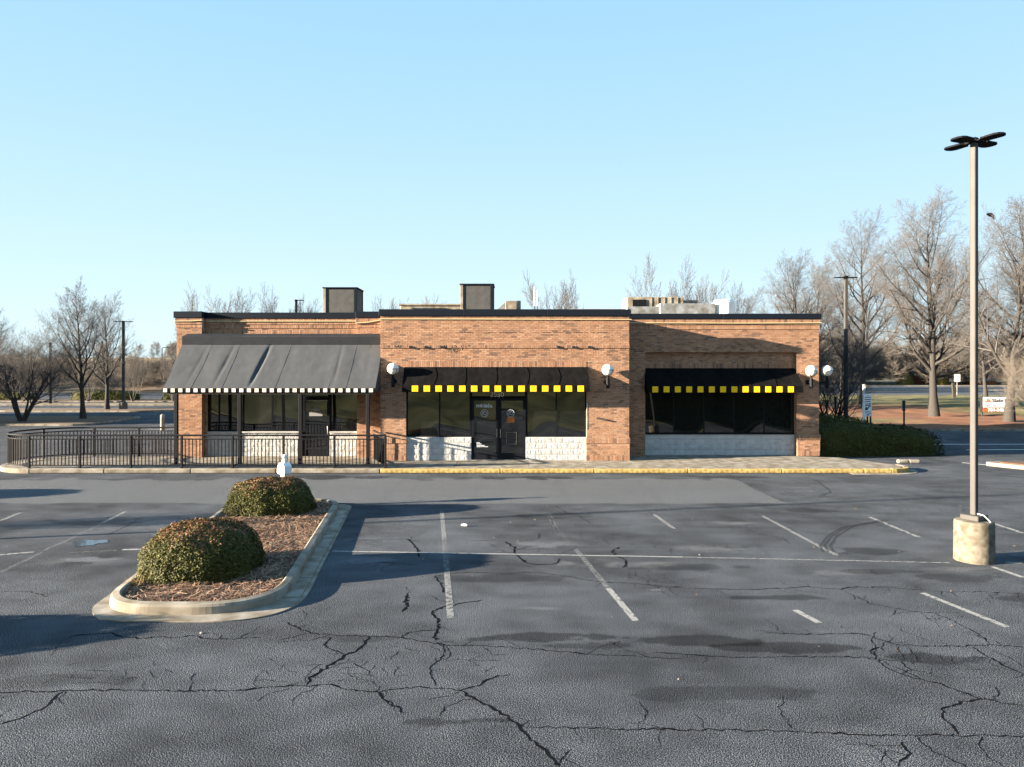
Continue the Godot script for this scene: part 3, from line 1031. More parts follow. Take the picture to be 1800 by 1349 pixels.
# ---------------------------------------------------------------- awnings
func cloth(x0: float, x1: float, ytop: float, dtop: float, ybot: float, dbot: float, nx: int, ny: int, sag: float, creases: Array) -> ArrayMesh:
	var g := MB.new()
	var f := FastNoiseLite.new()
	f.seed = 31
	f.frequency = 0.9
	var nrm := Vector3(0, dtop - dbot, ytop - ybot).normalized()
	var pos := []
	for j in ny + 1:
		for i in nx + 1:
			var u := float(i) / nx
			var v := float(j) / ny
			var x := lerpf(x0, x1, u)
			var p := V(x, lerpf(ytop, ybot, v), lerpf(dtop, dbot, v))
			var e := -sag * sin(PI * v) * (0.7 + 0.3 * sin(x * 4.2)) + 0.012 * f.get_noise_2d(x, v * 0.9) * sin(PI * clampf(v * 1.1, 0, 1))
			for c: Array in creases:
				var cx: float = lerpf(c[0], c[1], v)
				e -= c[2] * exp(-pow((x - cx) / c[3], 2.0)) * sin(PI * clampf(v * 0.9 + 0.08, 0, 1))
			pos.append(p + nrm * e)
	for j in ny + 1:
		for i in nx + 1:
			var k := j * (nx + 1) + i
			var dx: Vector3 = pos[k + (1 if i < nx else 0)] - pos[k - (1 if i > 0 else 0)]
			var dy: Vector3 = pos[k + (nx + 1 if j < ny else 0)] - pos[k - (nx + 1 if j > 0 else 0)]
			g.v.append(pos[k]); g.n.append(dy.cross(dx).normalized()); g.c.append(Color(1, 1, 1))
	for j in ny:
		for i in nx:
			var p := j * (nx + 1) + i
			var q := p + nx + 1
			g.ix.append(p); g.ix.append(p + 1); g.ix.append(q)
			g.ix.append(p + 1); g.ix.append(q + 1); g.ix.append(q)
	return g.mesh()

func awnings() -> void:
	# grey canvas awning over the porch
	var a := thing("porch_awning", "long sloping grey canvas awning with cream check valance on black posts", "awning", V(-8.7, 0.15, 25.45))
	var O := -a.position
	var put := func(n: String, m: Mesh, mt: Material) -> MeshInstance3D:
		return part(n, m, mt, a, O)
	var D0 := 26.95
	var D1 := 25.45
	put.call("fascia", bx(-12.52, -4.95, 4.49, 4.80, D0, D0 + 0.1, 0.01), M.fascia)
	var fl := MB.new()
	fl.quad(V(-12.52, 4.802, D0 + 0.01), V(-4.95, 4.802, D0 + 0.01), V(-4.95, 4.93, 27.49), V(-12.52, 4.93, 27.49))
	fl.quad(V(-12.52, 4.6, 27.49), V(-12.52, 4.49, D0 + 0.1), V(-12.52, 4.802, D0 + 0.01), V(-12.52, 4.93, 27.49))
	put.call("flashing", fl.mesh(), M.fascia)
	put.call("canvas", cloth(-12.50, -4.90, 4.485, D0 - 0.005, 2.87, D1, 150, 26, 0.018, [[-9.15, -9.45, 0.07, 0.055], [-10.5, -10.75, 0.02, 0.05], [-11.5, -11.75, 0.010, 0.05], [-6.4, -6.45, 0.014, 0.04]]), M.fabric)
	for s: Array in [[-11.35, -11.5], [-10.3, -10.4], [-8.35, -8.5], [-6.5, -6.58], [-5.87, -5.95]]:
		var t := MB.new()
		var q := []
		var rr := []
		for i in 9:
			var v := i / 8.0
			q.append(V(lerpf(s[0], s[1], v), lerpf(4.485, 2.87, v) - 0.012 * sin(PI * v), lerpf(D0, D1, v) + 0.008 * sin(PI * v) - 0.005))
			rr.append(0.0035)
		t.tube(q, rr, 5)
		put.call("seam", t.mesh(), M.fabric)
	for x: float in [-12.50, -4.90]:
		var sd := MB.new()
		sd.tri(V(x, 4.48, D0), V(x, 2.80, D0), V(x, 2.87, D1))
		sd.tri(V(x, 2.80, D0), V(x, 2.73, D1), V(x, 2.87, D1))
		put.call("side_panel", sd.mesh(), M.fabric)
	put.call("valance", bx(-12.53, -4.88, 2.725, 2.87, D1 - 0.02, D1 + 0.01), M.fabric_d)
	for i in 28:
		var x := -12.41 + 0.2728 * i
		put.call("check", bx(x - 0.07, x + 0.07, 2.732, 2.864, D1 - 0.028, D1 - 0.018, 0.002), M.cream)
	put.call("beam", bx(-12.45, -4.95, 2.66, 2.78, D1 + 0.03, D1 + 0.13), M.black)
	for x: float in [-12.05, -9.77, -7.59, -5.17]:
		var c := put.call("post", bx(x - 0.06, x + 0.06, 0.15, 2.66, D1, D1 + 0.12, 0.008), M.rail) as Node
		part("foot_plate", bx(x - 0.11, x + 0.11, 0.15, 0.165, D1 - 0.05, D1 + 0.17), M.black, c)
	# black awnings with yellow checks
	for s: Array in [["black awning with a full row of sunlit yellow checks over the entrance doors", -4.0, 2.82, 3.64, 2.965, 2.73, CD - 0.01, CD - 0.65, -3.524, 0.4304, 15, 0.115], ["black awning with yellow checks over the recessed five-pane window bay", 5.22, 11.24, 3.60, 2.90, 2.655, RD + 0.18, RD - 0.5, 5.53, 0.4365, 13, 0.113]]:
		var w := thing("window_awning", s[0], "awning", V((s[1] + s[2]) * 0.5, s[5], s[6]), "black awnings with yellow checks")
		var P := -w.position
		part("canvas", cloth(s[1], s[2], s[3], s[6], s[4], s[7], 60, 10, 0.03, []), M.fabric_d, w, P)
		for x: float in [s[1], s[2]]:
			var e := MB.new()
			e.tri(V(x, s[3], s[6]), V(x, s[4], s[6]), V(x, s[4], s[7]))
			e.quad(V(x, s[4], s[6]), V(x, s[5], s[6]), V(x, s[5], s[7]), V(x, s[4], s[7]))
			part("side_panel", e.mesh(), M.fabric_d, w, P)
		part("valance", bx(s[1], s[2], s[5], s[4], s[7] - 0.012, s[7] + 0.008), M.fabric_d, w, P)
		for i in int(s[10]):
			var x: float = s[8] + s[9] * i
			part("check", bx(x - s[11], x + s[11], s[5] + 0.008, s[4] - 0.006, s[7] - 0.018, s[7] - 0.011, 0.003), M.check_y, w, P)
		for i in 7:
			var x: float = lerpf(s[1], s[2], i / 6.0)
			var t := MB.new()
			t.tube([V(x, s[3], s[6] - 0.006), V(x, s[4], s[7] - 0.006)], [0.007, 0.007], 5)
			part("rib", t.mesh(), M.fabric_d, w, P)

# ---------------------------------------------------------------- wall lamps, roof plant
func globe_lamp(at: Vector3, wall: Vector3, label: String) -> void:
	var g := thing("globe_wall_lamp", label, "lamp", at, "globe lamps on the restaurant walls")
	var p := []
	for i in 25:
		var a := -PI / 2 + PI * i / 24
		p.append(Vector2(0.215 * cos(a), 0.215 * sin(a)))
	var m := MB.new()
	m.lathe(p, 28)
	part("globe", m.mesh(), M.globe, g)
	var r := MB.new()
	var ring := []
	var rad := []
	for i in 33:
		var a := TAU * i / 32
		ring.append(Vector3(0.228 * cos(a), 0, 0.228 * sin(a))); rad.append(0.010)
	r.tube(ring, rad, 6)
	part("cage_ring", r.mesh(), M.bronze, g)
	for k in 4:
		var b := TAU * (k + 0.5) / 4
		var q := []
		var rr := []
		for i in 9:
			var a := -PI / 2 * i / 8
			q.append(Vector3(0.228 * cos(a) * cos(b), 0.228 * sin(a), 0.228 * cos(a) * sin(b))); rr.append(0.010)
		var t := MB.new()
		t.tube(q, rr, 5)
		part("cage_rib", t.mesh(), M.bronze, g)
	var s := MB.new()
	s.tube([Vector3(0, -0.21, 0), Vector3(0, -0.30, 0), Vector3(0, -0.301, 0), Vector3(0, -0.68, 0)], [0.035, 0.04, 0.065, 0.065], 12, true)
	part("stem", s.mesh(), M.rail, g)
	var arm := MB.new()
	arm.tube([Vector3(0, -0.46, 0), Vector3(wall.x, -0.46, wall.z)], [0.04, 0.04], 10, true)
	part("arm", arm.mesh(), M.rail, g)
	var w := wall.normalized()
	var pl := MB.new()
	pl.tube([Vector3(wall.x, -0.46, wall.z) - w * 0.03, Vector3(wall.x, -0.46, wall.z)], [0.09, 0.09], 14, true)
	part("wall_plate", pl.mesh(), M.rail, g)

func lamps_and_roof() -> void:
	globe_lamp(V(-4.38, 3.57, CD - 0.33), Vector3(0, 0, -0.32), "white globe wall lamp on the pier between porch awning and black awning")
	globe_lamp(V(3.53, 3.53, CD - 0.33), Vector3(0, 0, -0.32), "white globe wall lamp above a short pipe stub in the brick pier")
	globe_lamp(V(11.62, 3.50, RD - 0.36), Vector3(-0.0, 0, -0.35), "white globe wall lamp on the corner pier beside the window bay")
	globe_lamp(V(12.46, 3.50, RD + 0.15), Vector3(-0.37, 0, 0), "globe wall lamp on the side wall round the corner")
	# condensing units standing on the roof
	for s: Array in [[-7.35, 31.0, 1.45, 7.07, "dark boxy rooftop air conditioner standing above the porch parapet"], [-1.5, 31.0, 1.42, 7.22, "dark boxy rooftop air conditioner standing above the entrance parapet"]]:
		var u := thing("rooftop_unit", s[4], "air conditioner", V(s[0], 5.05, s[1]), "dark air conditioners on the roof")
		var h: float = s[3] - 5.05
		var w: float = s[2] * 0.5
		part("casing", bx(-w + 0.03, w - 0.03, 0.12, h - 0.05, -0.60, 0.60), M.hvac, u)
		part("lid", bx(-w - 0.03, w + 0.03, h - 0.05, h, -0.66, 0.66, 0.01), M.coping, u)
		part("base_rail", bx(-w, w, 0.0, 0.12, -0.62, 0.62), M.grey_metal, u)
		for x: float in [-w, w - 0.12]:
			for d: float in [-0.64, 0.56]:
				part("corner_post", bx(x, x + 0.12, 0.12, h - 0.05, d, d + 0.08, 0.006), M.hvac_l if x < 0 else M.coping, u)
		part("coil_panel", bx(-w + 0.14, w - 0.14, 0.16, h - 0.1, -0.61, -0.60), M.hvac, u)
		var pipe := MB.new()
		pipe.tube([Vector3(-w, 0.75, 0.3), Vector3(-w - 0.2, 0.75, 0.3), Vector3(-w - 0.2, 0.98, 0.3)], [0.02, 0.02, 0.02], 6, true)
		part("pipe", pipe.mesh(), M.hvac_l, u)
	var lg := thing("rooftop_duct", "long low beige roof duct running behind the entrance parapet", "duct", V(-3.6, 5.05, 33.0))
	part("casing", bx(-1.5, 1.4, 0.1, 1.42, -0.6, 0.6, 0.02), M.hvac_l, lg)
	part("lid", bx(-1.56, 1.46, 1.42, 1.50, -0.66, 0.66, 0.01), M.hvac_l, lg)
	part("curb", bx(-1.4, 1.3, 0.0, 0.1, -0.5, 0.5), M.grey_metal, lg)
	var hd := thing("roof_vent_hood", "small beige roof vent with a slanted metal hood", "vent", V(0.05, 5.05, 32.5))
	part("casing", bx(-0.35, 0.35, 0.0, 1.62, -0.35, 0.35, 0.02), M.hvac_l, hd)
	var sl := MB.new()
	sl.face(V(-0.35, 1.55, -0.3), V(-0.80, 1.15, -0.3), V(-0.80, 1.15, 0.3), V(-0.35, 1.55, 0.3), Vector3(-1, 1, 0))
	sl.face(V(-0.35, 1.2, -0.3), V(-0.80, 1.10, -0.3), V(-0.80, 1.15, -0.3), V(-0.35, 1.55, -0.3), Vector3(0, 0, 1))
	part("hood", sl.mesh(), M.galv, hd)
	var pk := thing("rooftop_package_unit", "wide beige rooftop unit with a dark intake opening", "air conditioner", V(6.6, 5.05, 33.5))
	part("casing", bx(-1.3, 1.3, 0.12, 1.85, -0.8, 0.8, 0.03), M.hvac_l, pk)
	part("intake", bx(-1.05, -0.42, 1.38, 1.72, -0.83, -0.79), M.head, pk)
	part("curb", bx(-1.2, 1.2, 0, 0.12, -0.7, 0.7), M.grey_metal, pk)
	for i in 5:
		part("stiffener", bx(-0.2 + i * 0.3, -0.16 + i * 0.3, 1.3, 1.83, -0.825, -0.79), M.hvac_l, pk)
	part("end_box", bx(1.3, 2.0, 0.12, 1.72, -0.6, 0.6, 0.03), M.hvac_l, pk)
	var dk := thing("sheet_metal_duct", "shiny sheet metal duct leading to a round exhaust fan", "duct", V(6.5, 5.05, 31.4))
	part("duct_section", bx(-1.5, -0.05, 0.3, 1.25, -0.4, 0.4, 0.01), M.galv, dk)
	part("duct_section", bx(-0.05, 2.35, 0.25, 1.38, -0.45, 0.45, 0.01), M.galv, dk)
	part("cradle", bx(-1.4, 2.2, 0.0, 0.27, -0.3, 0.3), M.grey_metal, dk)
	part("duct_section", bx(-4.0, -1.5, 0.35, 1.15, -0.35, 0.35, 0.01), M.hvac_l, dk)
	var fan := thing("exhaust_fan", "round white metal rooftop exhaust fan", "fan", V(9.35, 5.05, 31.4))
	var fm := MB.new()
	fm.lathe([Vector2(0.40, 0.0), Vector2(0.40, 0.55), Vector2(0.47, 0.60), Vector2(0.50, 0.8), Vector2(0.50, 1.45), Vector2(0.48, 1.47), Vector2(0.42, 1.5), Vector2(0.40, 1.56), Vector2(0.3, 1.58), Vector2(0.0, 1.585)], 32)
	part("drum", fm.mesh(), M.white, fan)
	part("curb", bx(-0.45, 0.45, 0, 0.2, -0.45, 0.45), M.grey_metal, fan)
	var an := thing("roof_antenna", "thin white vent pipes standing on the roof", "pipe", V(1.05, 5.05, 33.0))
	for s: Array in [[0.0, 2.35], [0.13, 2.2]]:
		var t := MB.new()
		t.tube([Vector3(s[0], 0, 0), Vector3(s[0], s[1], 0)], [0.025, 0.025], 8, true)
		part("pipe", t.mesh(), M.white, an)

# ---------------------------------------------------------------- pavement, kerbs, railing
func arc_pts(c: Vector2, r: float, a0: float, a1: float, k: int) -> PackedVector2Array:
	var p := PackedVector2Array()
	for i in k + 1:
		var a := deg_to_rad(lerpf(a0, a1, float(i) / k))
		p.append(c + Vector2(cos(a), sin(a)) * r)
	return p

func rail_run(t: Node, path: PackedVector2Array, y0: float, post_every: float, first_post := true) -> void:
	var top := []
	var low := []
	var mid := []
	var rt := []
	var rl := []
	for p in path:
		top.append(V(p.x, y0 + 1.13, p.y)); mid.append(V(p.x, y0 + 1.0, p.y)); low.append(V(p.x, y0 + 0.1, p.y))
		rt.append(0.032); rl.append(0.02)
	for s: Array in [[top, rt, "top_rail"], [mid, rl, "rail"], [low, rl, "rail"]]:
		var m := MB.new()
		m.tube(s[0], s[1], 8, true)
		part(s[2], m.mesh(), M.rail, t)
	if not M.has("baluster"):
		M.baluster = bx(-0.013, 0.013, 0.1, 1.0, -0.013, 0.013)
		M.rpost = bx(-0.036, 0.036, 0.0, 1.13, -0.036, 0.036, 0.005)
	var run := 0.0
	var next := 0.0
	var next_post := 0.0 if first_post else post_every
	for i in path.size() - 1:
		var a := path[i]
		var b := path[i + 1]
		var l := a.distance_to(b)
		var turn := atan2(b.y - a.y, b.x - a.x)
		while next <= run + l:
			var q := a.lerp(b, (next - run) / l)
			if next >= next_post - 0.06:
				var o := part("post", M.rpost, M.rail, t, V(q.x, y0, q.y))
				o.rotation.y = turn
				next_post += post_every
			else:
				var o := part("baluster", M.baluster, M.rail, t, V(q.x, y0, q.y))
				o.rotation.y = turn
			next += 0.125
		run += l

func patio() -> void:
	var y := 0.15
	var bed := MB.new()
	bed.prism(PackedVector2Array([Vector2(-16.45, 24.4), Vector2(12.4, 24.4), Vector2(11.8, 27.5), Vector2(11.8, 28.4), Vector2(-16.45, 27.9)]), 0.004, 0.004)
	var sw := struct("sidewalk", bed.mesh(), M.conc)
	# slabs
	var xs := [-16.45, -14.6, -12.0, -9.6, -7.2, -4.6, -2.0, 0.6, 2.6, 4.38, 6.0, 8.6, 11.2]
	for i in xs.size() - 1:
		var x0: float = xs[i] + 0.005
		var x1: float = xs[i + 1] - 0.005
		var dd := 27.83
		if x0 > -4.95 and x1 < 4.4:
			dd = CD + 0.1
		if x0 > 4.3:
			dd = RD + 0.25
		if dd > 27:
			part("slab", bx(x0, x1, 0.0, y, 24.365, 26.0, 0.006), M.conc, sw)
			part("slab", bx(x0, x1, 0.0, y, 26.01, dd, 0.006), M.conc, sw)
		else:
			part("slab", bx(x0, x1, 0.0, y, 24.365, dd, 0.006), M.conc, sw)
	var e := MB.new()
	var pe := PackedVector2Array([Vector2(11.205, 24.365), Vector2(12.9, 24.365)])
	pe.append_array(arc_pts(Vector2(12.9, 25.15), 0.78, -90, 20, 8))
	pe.append_array(PackedVector2Array([Vector2(12.6, 27.4), Vector2(11.205, 27.85)]))
	e.prism(pe, 0.0, y)
	part("slab", e.mesh(), M.conc, sw)
	var w := MB.new()
	var pw := PackedVector2Array([Vector2(-16.455, 24.365)])
	pw.append_array(arc_pts(Vector2(-16.455, 26.1), 1.735, -92, -268, 18))
	pw.append(Vector2(-16.455, 27.83))
	w.prism(pw, 0.0, y)
	part("slab", w.mesh(), M.conc, sw)
	# kerb stones
	var kx := [-16.45, -13.9, -10.95, -8.05, -4.5, -0.4, 2.8, 6.0, 9.2, 12.0, 12.95]
	for i in kx.size() - 1:
		var k := part("kerb_stone", bx(kx[i] + 0.006, kx[i + 1] - 0.006, 0.0, y + 0.003, 24.2, 24.36, 0.025), M.conc if kx[i + 1] < -4.4 else M.yellow, sw)
		if kx[i] >= -4.6:
			k.set_meta("label", "yellow painted kerb stone")
	var seg := func(c: Vector2, r0: float, r1: float, a0: float, a1: float, m: Material) -> void:
		var p := arc_pts(c, r1, a0, a1, 6)
		var q := arc_pts(c, r0, a1, a0, 6)
		p.append_array(q)
		var s := MB.new()
		s.prism(p, 0.0, y + 0.003)
		part("kerb_stone", s.mesh(), m, sw)
	for i in 6:
		seg.call(Vector2(-16.46, 26.1), 1.74, 1.90, -90.0 - i * 30 - 0.3, -90.0 - (i + 1) * 30 + 0.3, M.conc)
	for i in 2:
		seg.call(Vector2(12.96, 25.15), 0.79, 0.95, -90.0 + i * 55, -90.0 + (i + 1) * 55 - 1.0, M.yellow if i == 0 else M.conc)
	part("kerb_stone", bx(-16.45, -13.0, 0.0, y + 0.003, 27.84, 28.0, 0.02), M.conc, sw)
	# shallow gutter lip where the pavement ends
	var lip := MB.new()
	var pl := PackedVector2Array([Vector2(11.5, 24.2), Vector2(11.5, 23.95), Vector2(13.0, 23.95)])
	pl.append_array(arc_pts(Vector2(12.96, 25.15), 1.22, -88, 0, 8))
	pl.append_array(arc_pts(Vector2(12.96, 25.15), 0.95, 0, -90, 8))
	lip.prism(pl, 0.0, 0.012)
	part("gutter", lip.mesh(), M.conc, sw)
	# railing round the patio
	var r := thing("patio_railing", "dark metal patio railing with thin balusters curving round the porch", "railing", V(-10.5, y, 24.42))
	var O := Node3D.new()
	var path := PackedVector2Array()
	path.append(Vector2(-4.35, 24.42))
	for i in 10:
		path.append(Vector2(lerpf(-4.35, -16.45, (i + 1) / 10.0), 24.42))
	path.append_array(arc_pts(Vector2(-16.45, 26.1), 1.68, -96, -264, 22))
	path.append(Vector2(-16.45, 27.78))
	path.append(Vector2(-13.06, 27.78))
	O.free()
	r.position = Vector3.ZERO
	rail_run(r, path, y, 1.75)
	var gt := thing("railing_gate", "open railing gate leaf beside the entrance block", "gate", Vector3.ZERO)
	rail_run(gt, PackedVector2Array([Vector2(-4.38, 24.56), Vector2(-4.75, 25.4), Vector2(-5.15, 26.4)]), y, 2.0)

# ---------------------------------------------------------------- leaves
func leafy(parent: Node, c: Vector3, rx: float, ry: float, rz: float, pw: float, count: int, size: float, sd: int, brown: float, turn := 0.0, slope := 0.0) -> void:
	var r := RandomNumberGenerator.new()
	r.seed = sd
	var f := FastNoiseLite.new()
	f.seed = sd
	f.frequency = 1.1
	f.fractal_octaves = 3
	var rot := Basis(Vector3.UP, turn)
	var shape := func(d: Vector3) -> Vector3:
		var k := pow(pow(absf(d.x), pw) + pow(absf(d.y), pw) + pow(absf(d.z), pw), -1.0 / pw)
		var p := d * k
		var bump := 1.0 + 0.09 * f.get_noise_3d(p.x * rx * 1.6, p.y * ry * 1.6, p.z * rz * 1.6)
		p = Vector3(p.x * rx, p.y * ry * (1.0 - slope * (p.x * 0.5 + 0.5)), p.z * rz) * bump
		return rot * p
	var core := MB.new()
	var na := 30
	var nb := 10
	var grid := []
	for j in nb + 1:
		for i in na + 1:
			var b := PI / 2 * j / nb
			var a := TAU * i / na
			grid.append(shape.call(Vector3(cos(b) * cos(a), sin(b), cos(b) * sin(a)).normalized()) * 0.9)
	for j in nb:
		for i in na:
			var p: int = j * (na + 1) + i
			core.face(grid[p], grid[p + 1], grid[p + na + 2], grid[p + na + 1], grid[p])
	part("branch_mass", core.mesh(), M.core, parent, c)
	var m := MB.new()
	for i in count:
		var z := r.randf_range(-0.03, 1.0)
		var a := r.randf() * TAU
		var h := sqrt(maxf(0.0, 1.0 - z * z))
		var d := Vector3(h * cos(a), z, h * sin(a))
		# spread evenly over a box-like shape as well
		d = (d * Vector3(rz + ry, rx + rz, rx + ry)).normalized() if pw > 3.0 else d
		var p: Vector3 = shape.call(d)
		p *= 1.0 - 0.13 * r.randf() * r.randf() + 0.05 * r.randf() * r.randf() * r.randf()
		if p.y < 0.0:
			p.y = 0.0
		var out := Vector3(p.x / rx, 1.2 * p.y / ry, p.z / rz).normalized()
		var n := (out + Vector3(r.randf_range(-1, 1), r.randf_range(-0.6, 1), r.randf_range(-1, 1)) * 0.75).normalized()
		var u := n.cross(Vector3(r.randf_range(-1, 1), r.randf_range(-1, 1), r.randf_range(-1, 1))).normalized()
		var w := n.cross(u)
		var s := size * r.randf_range(0.6, 1.25)
		var g := r.randf_range(0.6, 1.4)
		var col := Color(0.050 * g, 0.050 * g, 0.012 * g)
		if r.randf() < 0.12:
			col = Color(0.085, 0.088, 0.025)
		if brown > 0.0 and r.randf() < brown * smoothstep(0.60, 0.95, out.y + 0.2 * f.get_noise_3d(p.x * 3.0, p.y, p.z * 3.0)):
			col = [Color(0.17, 0.085, 0.045), Color(0.13, 0.058, 0.03), Color(0.22, 0.13, 0.07)][r.randi() % 3]
		m.col = col
		m.quad(p - u * s, p + w * s * 0.45 + n * s * 0.12, p + u * s, p - w * s * 0.45 + n * s * 0.12)
	part("foliage", m.mesh(), M.leaf, parent, c)

# ---------------------------------------------------------------- planted island
func fillet(corners: Array, k: int) -> PackedVector2Array:    # [x, d, radius]
	var out := PackedVector2Array()
	var n := corners.size()
	for i in n:
		var p := Vector2(corners[i][0], corners[i][1])
		var a := Vector2(corners[(i + n - 1) % n][0], corners[(i + n - 1) % n][1])
		var b := Vector2(corners[(i + 1) % n][0], corners[(i + 1) % n][1])
		var r: float = corners[i][2]
		var u := (a - p).normalized()
		var w := (b - p).normalized()
		for j in k + 1:
			var t := float(j) / k
			out.append((p + u * r).lerp(p, t).lerp(p.lerp(p + w * r, t), t))
	return out

func island() -> void:
	var kerb := [[-5.88, 10.32, 0.75], [-3.52, 10.28, 1.15], [-4.60, 18.55, 0.8], [-7.12, 18.55, 0.8]]
	var outer := [[-6.20, 10.50, 0.12], [-5.85, 9.92, 0.42], [-3.02, 9.84, 1.4], [-4.16, 18.6, 0.5], [-7.34, 18.75, 0.8]]
	var po := fillet(outer, 20)
	var pk := fillet(kerb, 24)
	var g := MB.new()
	g.prism(po, 0.0, 0.015)
	var s := struct("planting_island", g.mesh(), M.conc)
	# gutter sections lie on the pan, split by joints on the long sides
	for i in 7:
		var t0 := i / 7.0
		var t1 := (i + 1) / 7.0 - 0.004
		var a := Vector2(-3.24, 10.9).lerp(Vector2(-4.12, 18.1), t0)
		var b := Vector2(-3.24, 10.9).lerp(Vector2(-4.12, 18.1), t1)
		var q := MB.new()
		q.prism(PackedVector2Array([a, a + Vector2(-0.36, 0.02), b + Vector2(-0.36, 0.02), b]), 0.014, 0.032)
		part("gutter_slab", q.mesh(), M.conc, s)
	# kerb, swept round the bed and cut at its joints
	var prof := [Vector2(0.16, 0.0), Vector2(0.15, 0.12), Vector2(0.125, 0.15), Vector2(0.03, 0.165), Vector2(0.0, 0.15), Vector2(0.0, 0.02)]
	var per := PackedVector2Array()
	for i in pk.size():
		var a := pk[i]
		var b := pk[(i + 1) % pk.size()]
		var k := maxi(1, int(a.distance_to(b) / 0.3))
		for j in k:
			per.append(a.lerp(b, float(j) / k))
	var nrm := PackedVector2Array()
	for i in per.size():
		var t := (per[(i + 1) % per.size()] - per[(i + per.size() - 1) % per.size()]).normalized()
		nrm.append(Vector2(t.y, -t.x))
	var start := 0
	while start < per.size():
		var stop := mini(start + (5 if start % 2 == 0 else 6), per.size())
		var m := MB.new()
		for i in range(start, stop):
			var a := per[i]
			var b := per[(i + 1) % per.size()]
			if i == stop - 1:
				b = a.lerp(b, 0.965)
			for j in prof.size() - 1:
				var f := func(p: Vector2, nn: Vector2, q: Vector2) -> Vector3:
					var o := p + nn * (q.x - 0.0)
					return V(o.x, q.y, o.y)
				var n0 := nrm[i]
				var n1 := nrm[(i + 1) % per.size()]
				m.face(f.call(a, n0, prof[j]), f.call(b, n1, prof[j]), f.call(b, n1, prof[j + 1]), f.call(a, n0, prof[j + 1]), V(n0.x * (prof[j + 1].y - prof[j].y) , -(prof[j + 1].x - prof[j].x), n0.y * (prof[j + 1].y - prof[j].y)) )
		part("kerb_stone", m.mesh(), M.conc, s)
		start = stop
	# soil and pine straw
	var soil := MB.new()
	soil.prism(pk, 0.02, 0.09)
	part("soil", soil.mesh(), mat(Color(0.075, 0.042, 0.024), 1.0, M.speck, 2.0, M.rough, 2.0), s)
	var r := RandomNumberGenerator.new()
	r.seed = 77
	var f := FastNoiseLite.new()
	f.seed = 4
	f.frequency = 0.8
	var m := MB.new()
	var made := 0
	while made < 22000:
		var p := Vector2(r.randf_range(-7.3, -3.4), r.randf_range(10.0, 18.6))
		if not Geometry2D.is_point_in_polygon(p, pk):
			continue
		made += 1
		var h := 0.095 + 0.05 * r.randf() + 0.05 * f.get_noise_2d(p.x, p.y)
		var a := r.randf() * TAU
		var l := r.randf_range(0.04, 0.10)
		var u := Vector3(cos(a), r.randf_range(-0.25, 0.45), sin(a)) * l
		var w := Vector3(-sin(a), r.randf_range(-0.4, 0.4), cos(a)) * r.randf_range(0.002, 0.005)
		var q := V(p.x, h, p.y)
		m.col = [Color(0.22, 0.125, 0.08), Color(0.14, 0.075, 0.048), Color(0.36, 0.255, 0.17), Color(0.10, 0.055, 0.037), Color(0.28, 0.18, 0.115)][r.randi() % 5]
		m.quad(q - u - w, q + u - w, q + u + w, q - u + w)
	var st := part("pine_straw", m.mesh(), M.straw, s)
	st.set_meta("kind", "stuff")
	st.set_meta("label", "reddish brown pine straw mulch")
	var b1 := thing("round_shrub", "clipped mounded shrub with browned top at the rounded end of the planted island", "shrub", V(-5.28, 0.08, 12.15))
	leafy(b1, Vector3.ZERO, 0.94, 0.84, 0.90, 2.6, 40000, 0.021, 3, 0.6)
	var b2 := thing("round_shrub", "clipped mounded shrub in front of the white post", "shrub", V(-5.85, 0.08, 17.2))
	leafy(b2, Vector3.ZERO, 1.03, 0.83, 0.80, 2.7, 32000, 0.023, 9, 0.6)
	# dry grass tuft at the kerb
	var tg := thing("grass_tuft", "dry straw coloured grass tuft against the island kerb", "grass", V(-5.95, 0.09, 11.25))
	var tm := MB.new()
	for i in 60:
		var a := r.randf() * TAU
		var l := r.randf_range(0.1, 0.24)
		var q := Vector3(r.randfn(0, 0.05), 0, r.randfn(0, 0.05))
		var tip := q + Vector3(cos(a) * l * 0.6, l, sin(a) * l * 0.6)
		var w := Vector3(-sin(a), 0, cos(a)) * 0.004
		tm.col = Color(0.34, 0.24, 0.10) * r.randf_range(0.7, 1.2)
		tm.tri(q - w, q + w, tip)
	part("blades", tm.mesh(), M.straw, tg)
	# white post with ball finial and box
	var wp := thing("white_post", "white square post with ball finial and box behind the shrub", "post", V(-5.83, 0.08, 18.22))
	var body := Node3D.new()
	body.name = "post_body"
	wp.add_child(body)
	body.rotation.y = deg_to_rad(-38)
	part("post", bx(-0.05, 0.05, 0.0, 1.12, -0.05, 0.05, 0.006), M.white, body)
	part("dark_opening", bx(-0.028, 0.028, 0.62, 0.70, -0.053, -0.049), M.head, body)
	var bm := MB.new()
	var pf := PackedVector2Array([Vector2(-0.13, 0.78), Vector2(0.13, 0.78), Vector2(0.145, 0.80), Vector2(0.145, 0.98), Vector2(0.07, 1.06), Vector2(-0.07, 1.06), Vector2(-0.145, 0.98), Vector2(-0.145, 0.80)])
	var tr := Geometry2D.triangulate_polygon(pf)
	for sg: float in [-0.11, 0.11]:
		for i in range(0, tr.size(), 3):
			var a := pf[tr[i]]; var b := pf[tr[i + 1]]; var c := pf[tr[i + 2]]
			bm.face(Vector3(a.x, a.y, sg), Vector3(b.x, b.y, sg), Vector3(c.x, c.y, sg), Vector3(c.x, c.y, sg), Vector3(0, 0, sg))
	for i in pf.size():
		var a := pf[i]
		var b := pf[(i + 1) % pf.size()]
		bm.face(Vector3(a.x, a.y, 0.11), Vector3(b.x, b.y, 0.11), Vector3(b.x, b.y, -0.11), Vector3(a.x, a.y, -0.11), Vector3(b.y - a.y, a.x - b.x, 0))
	part("box", bm.mesh(), M.white, body)
	part("bracket", bx(-0.085, 0.085, 0.70, 0.785, -0.07, 0.07, 0.006), M.white, body)
	var fi := MB.new()
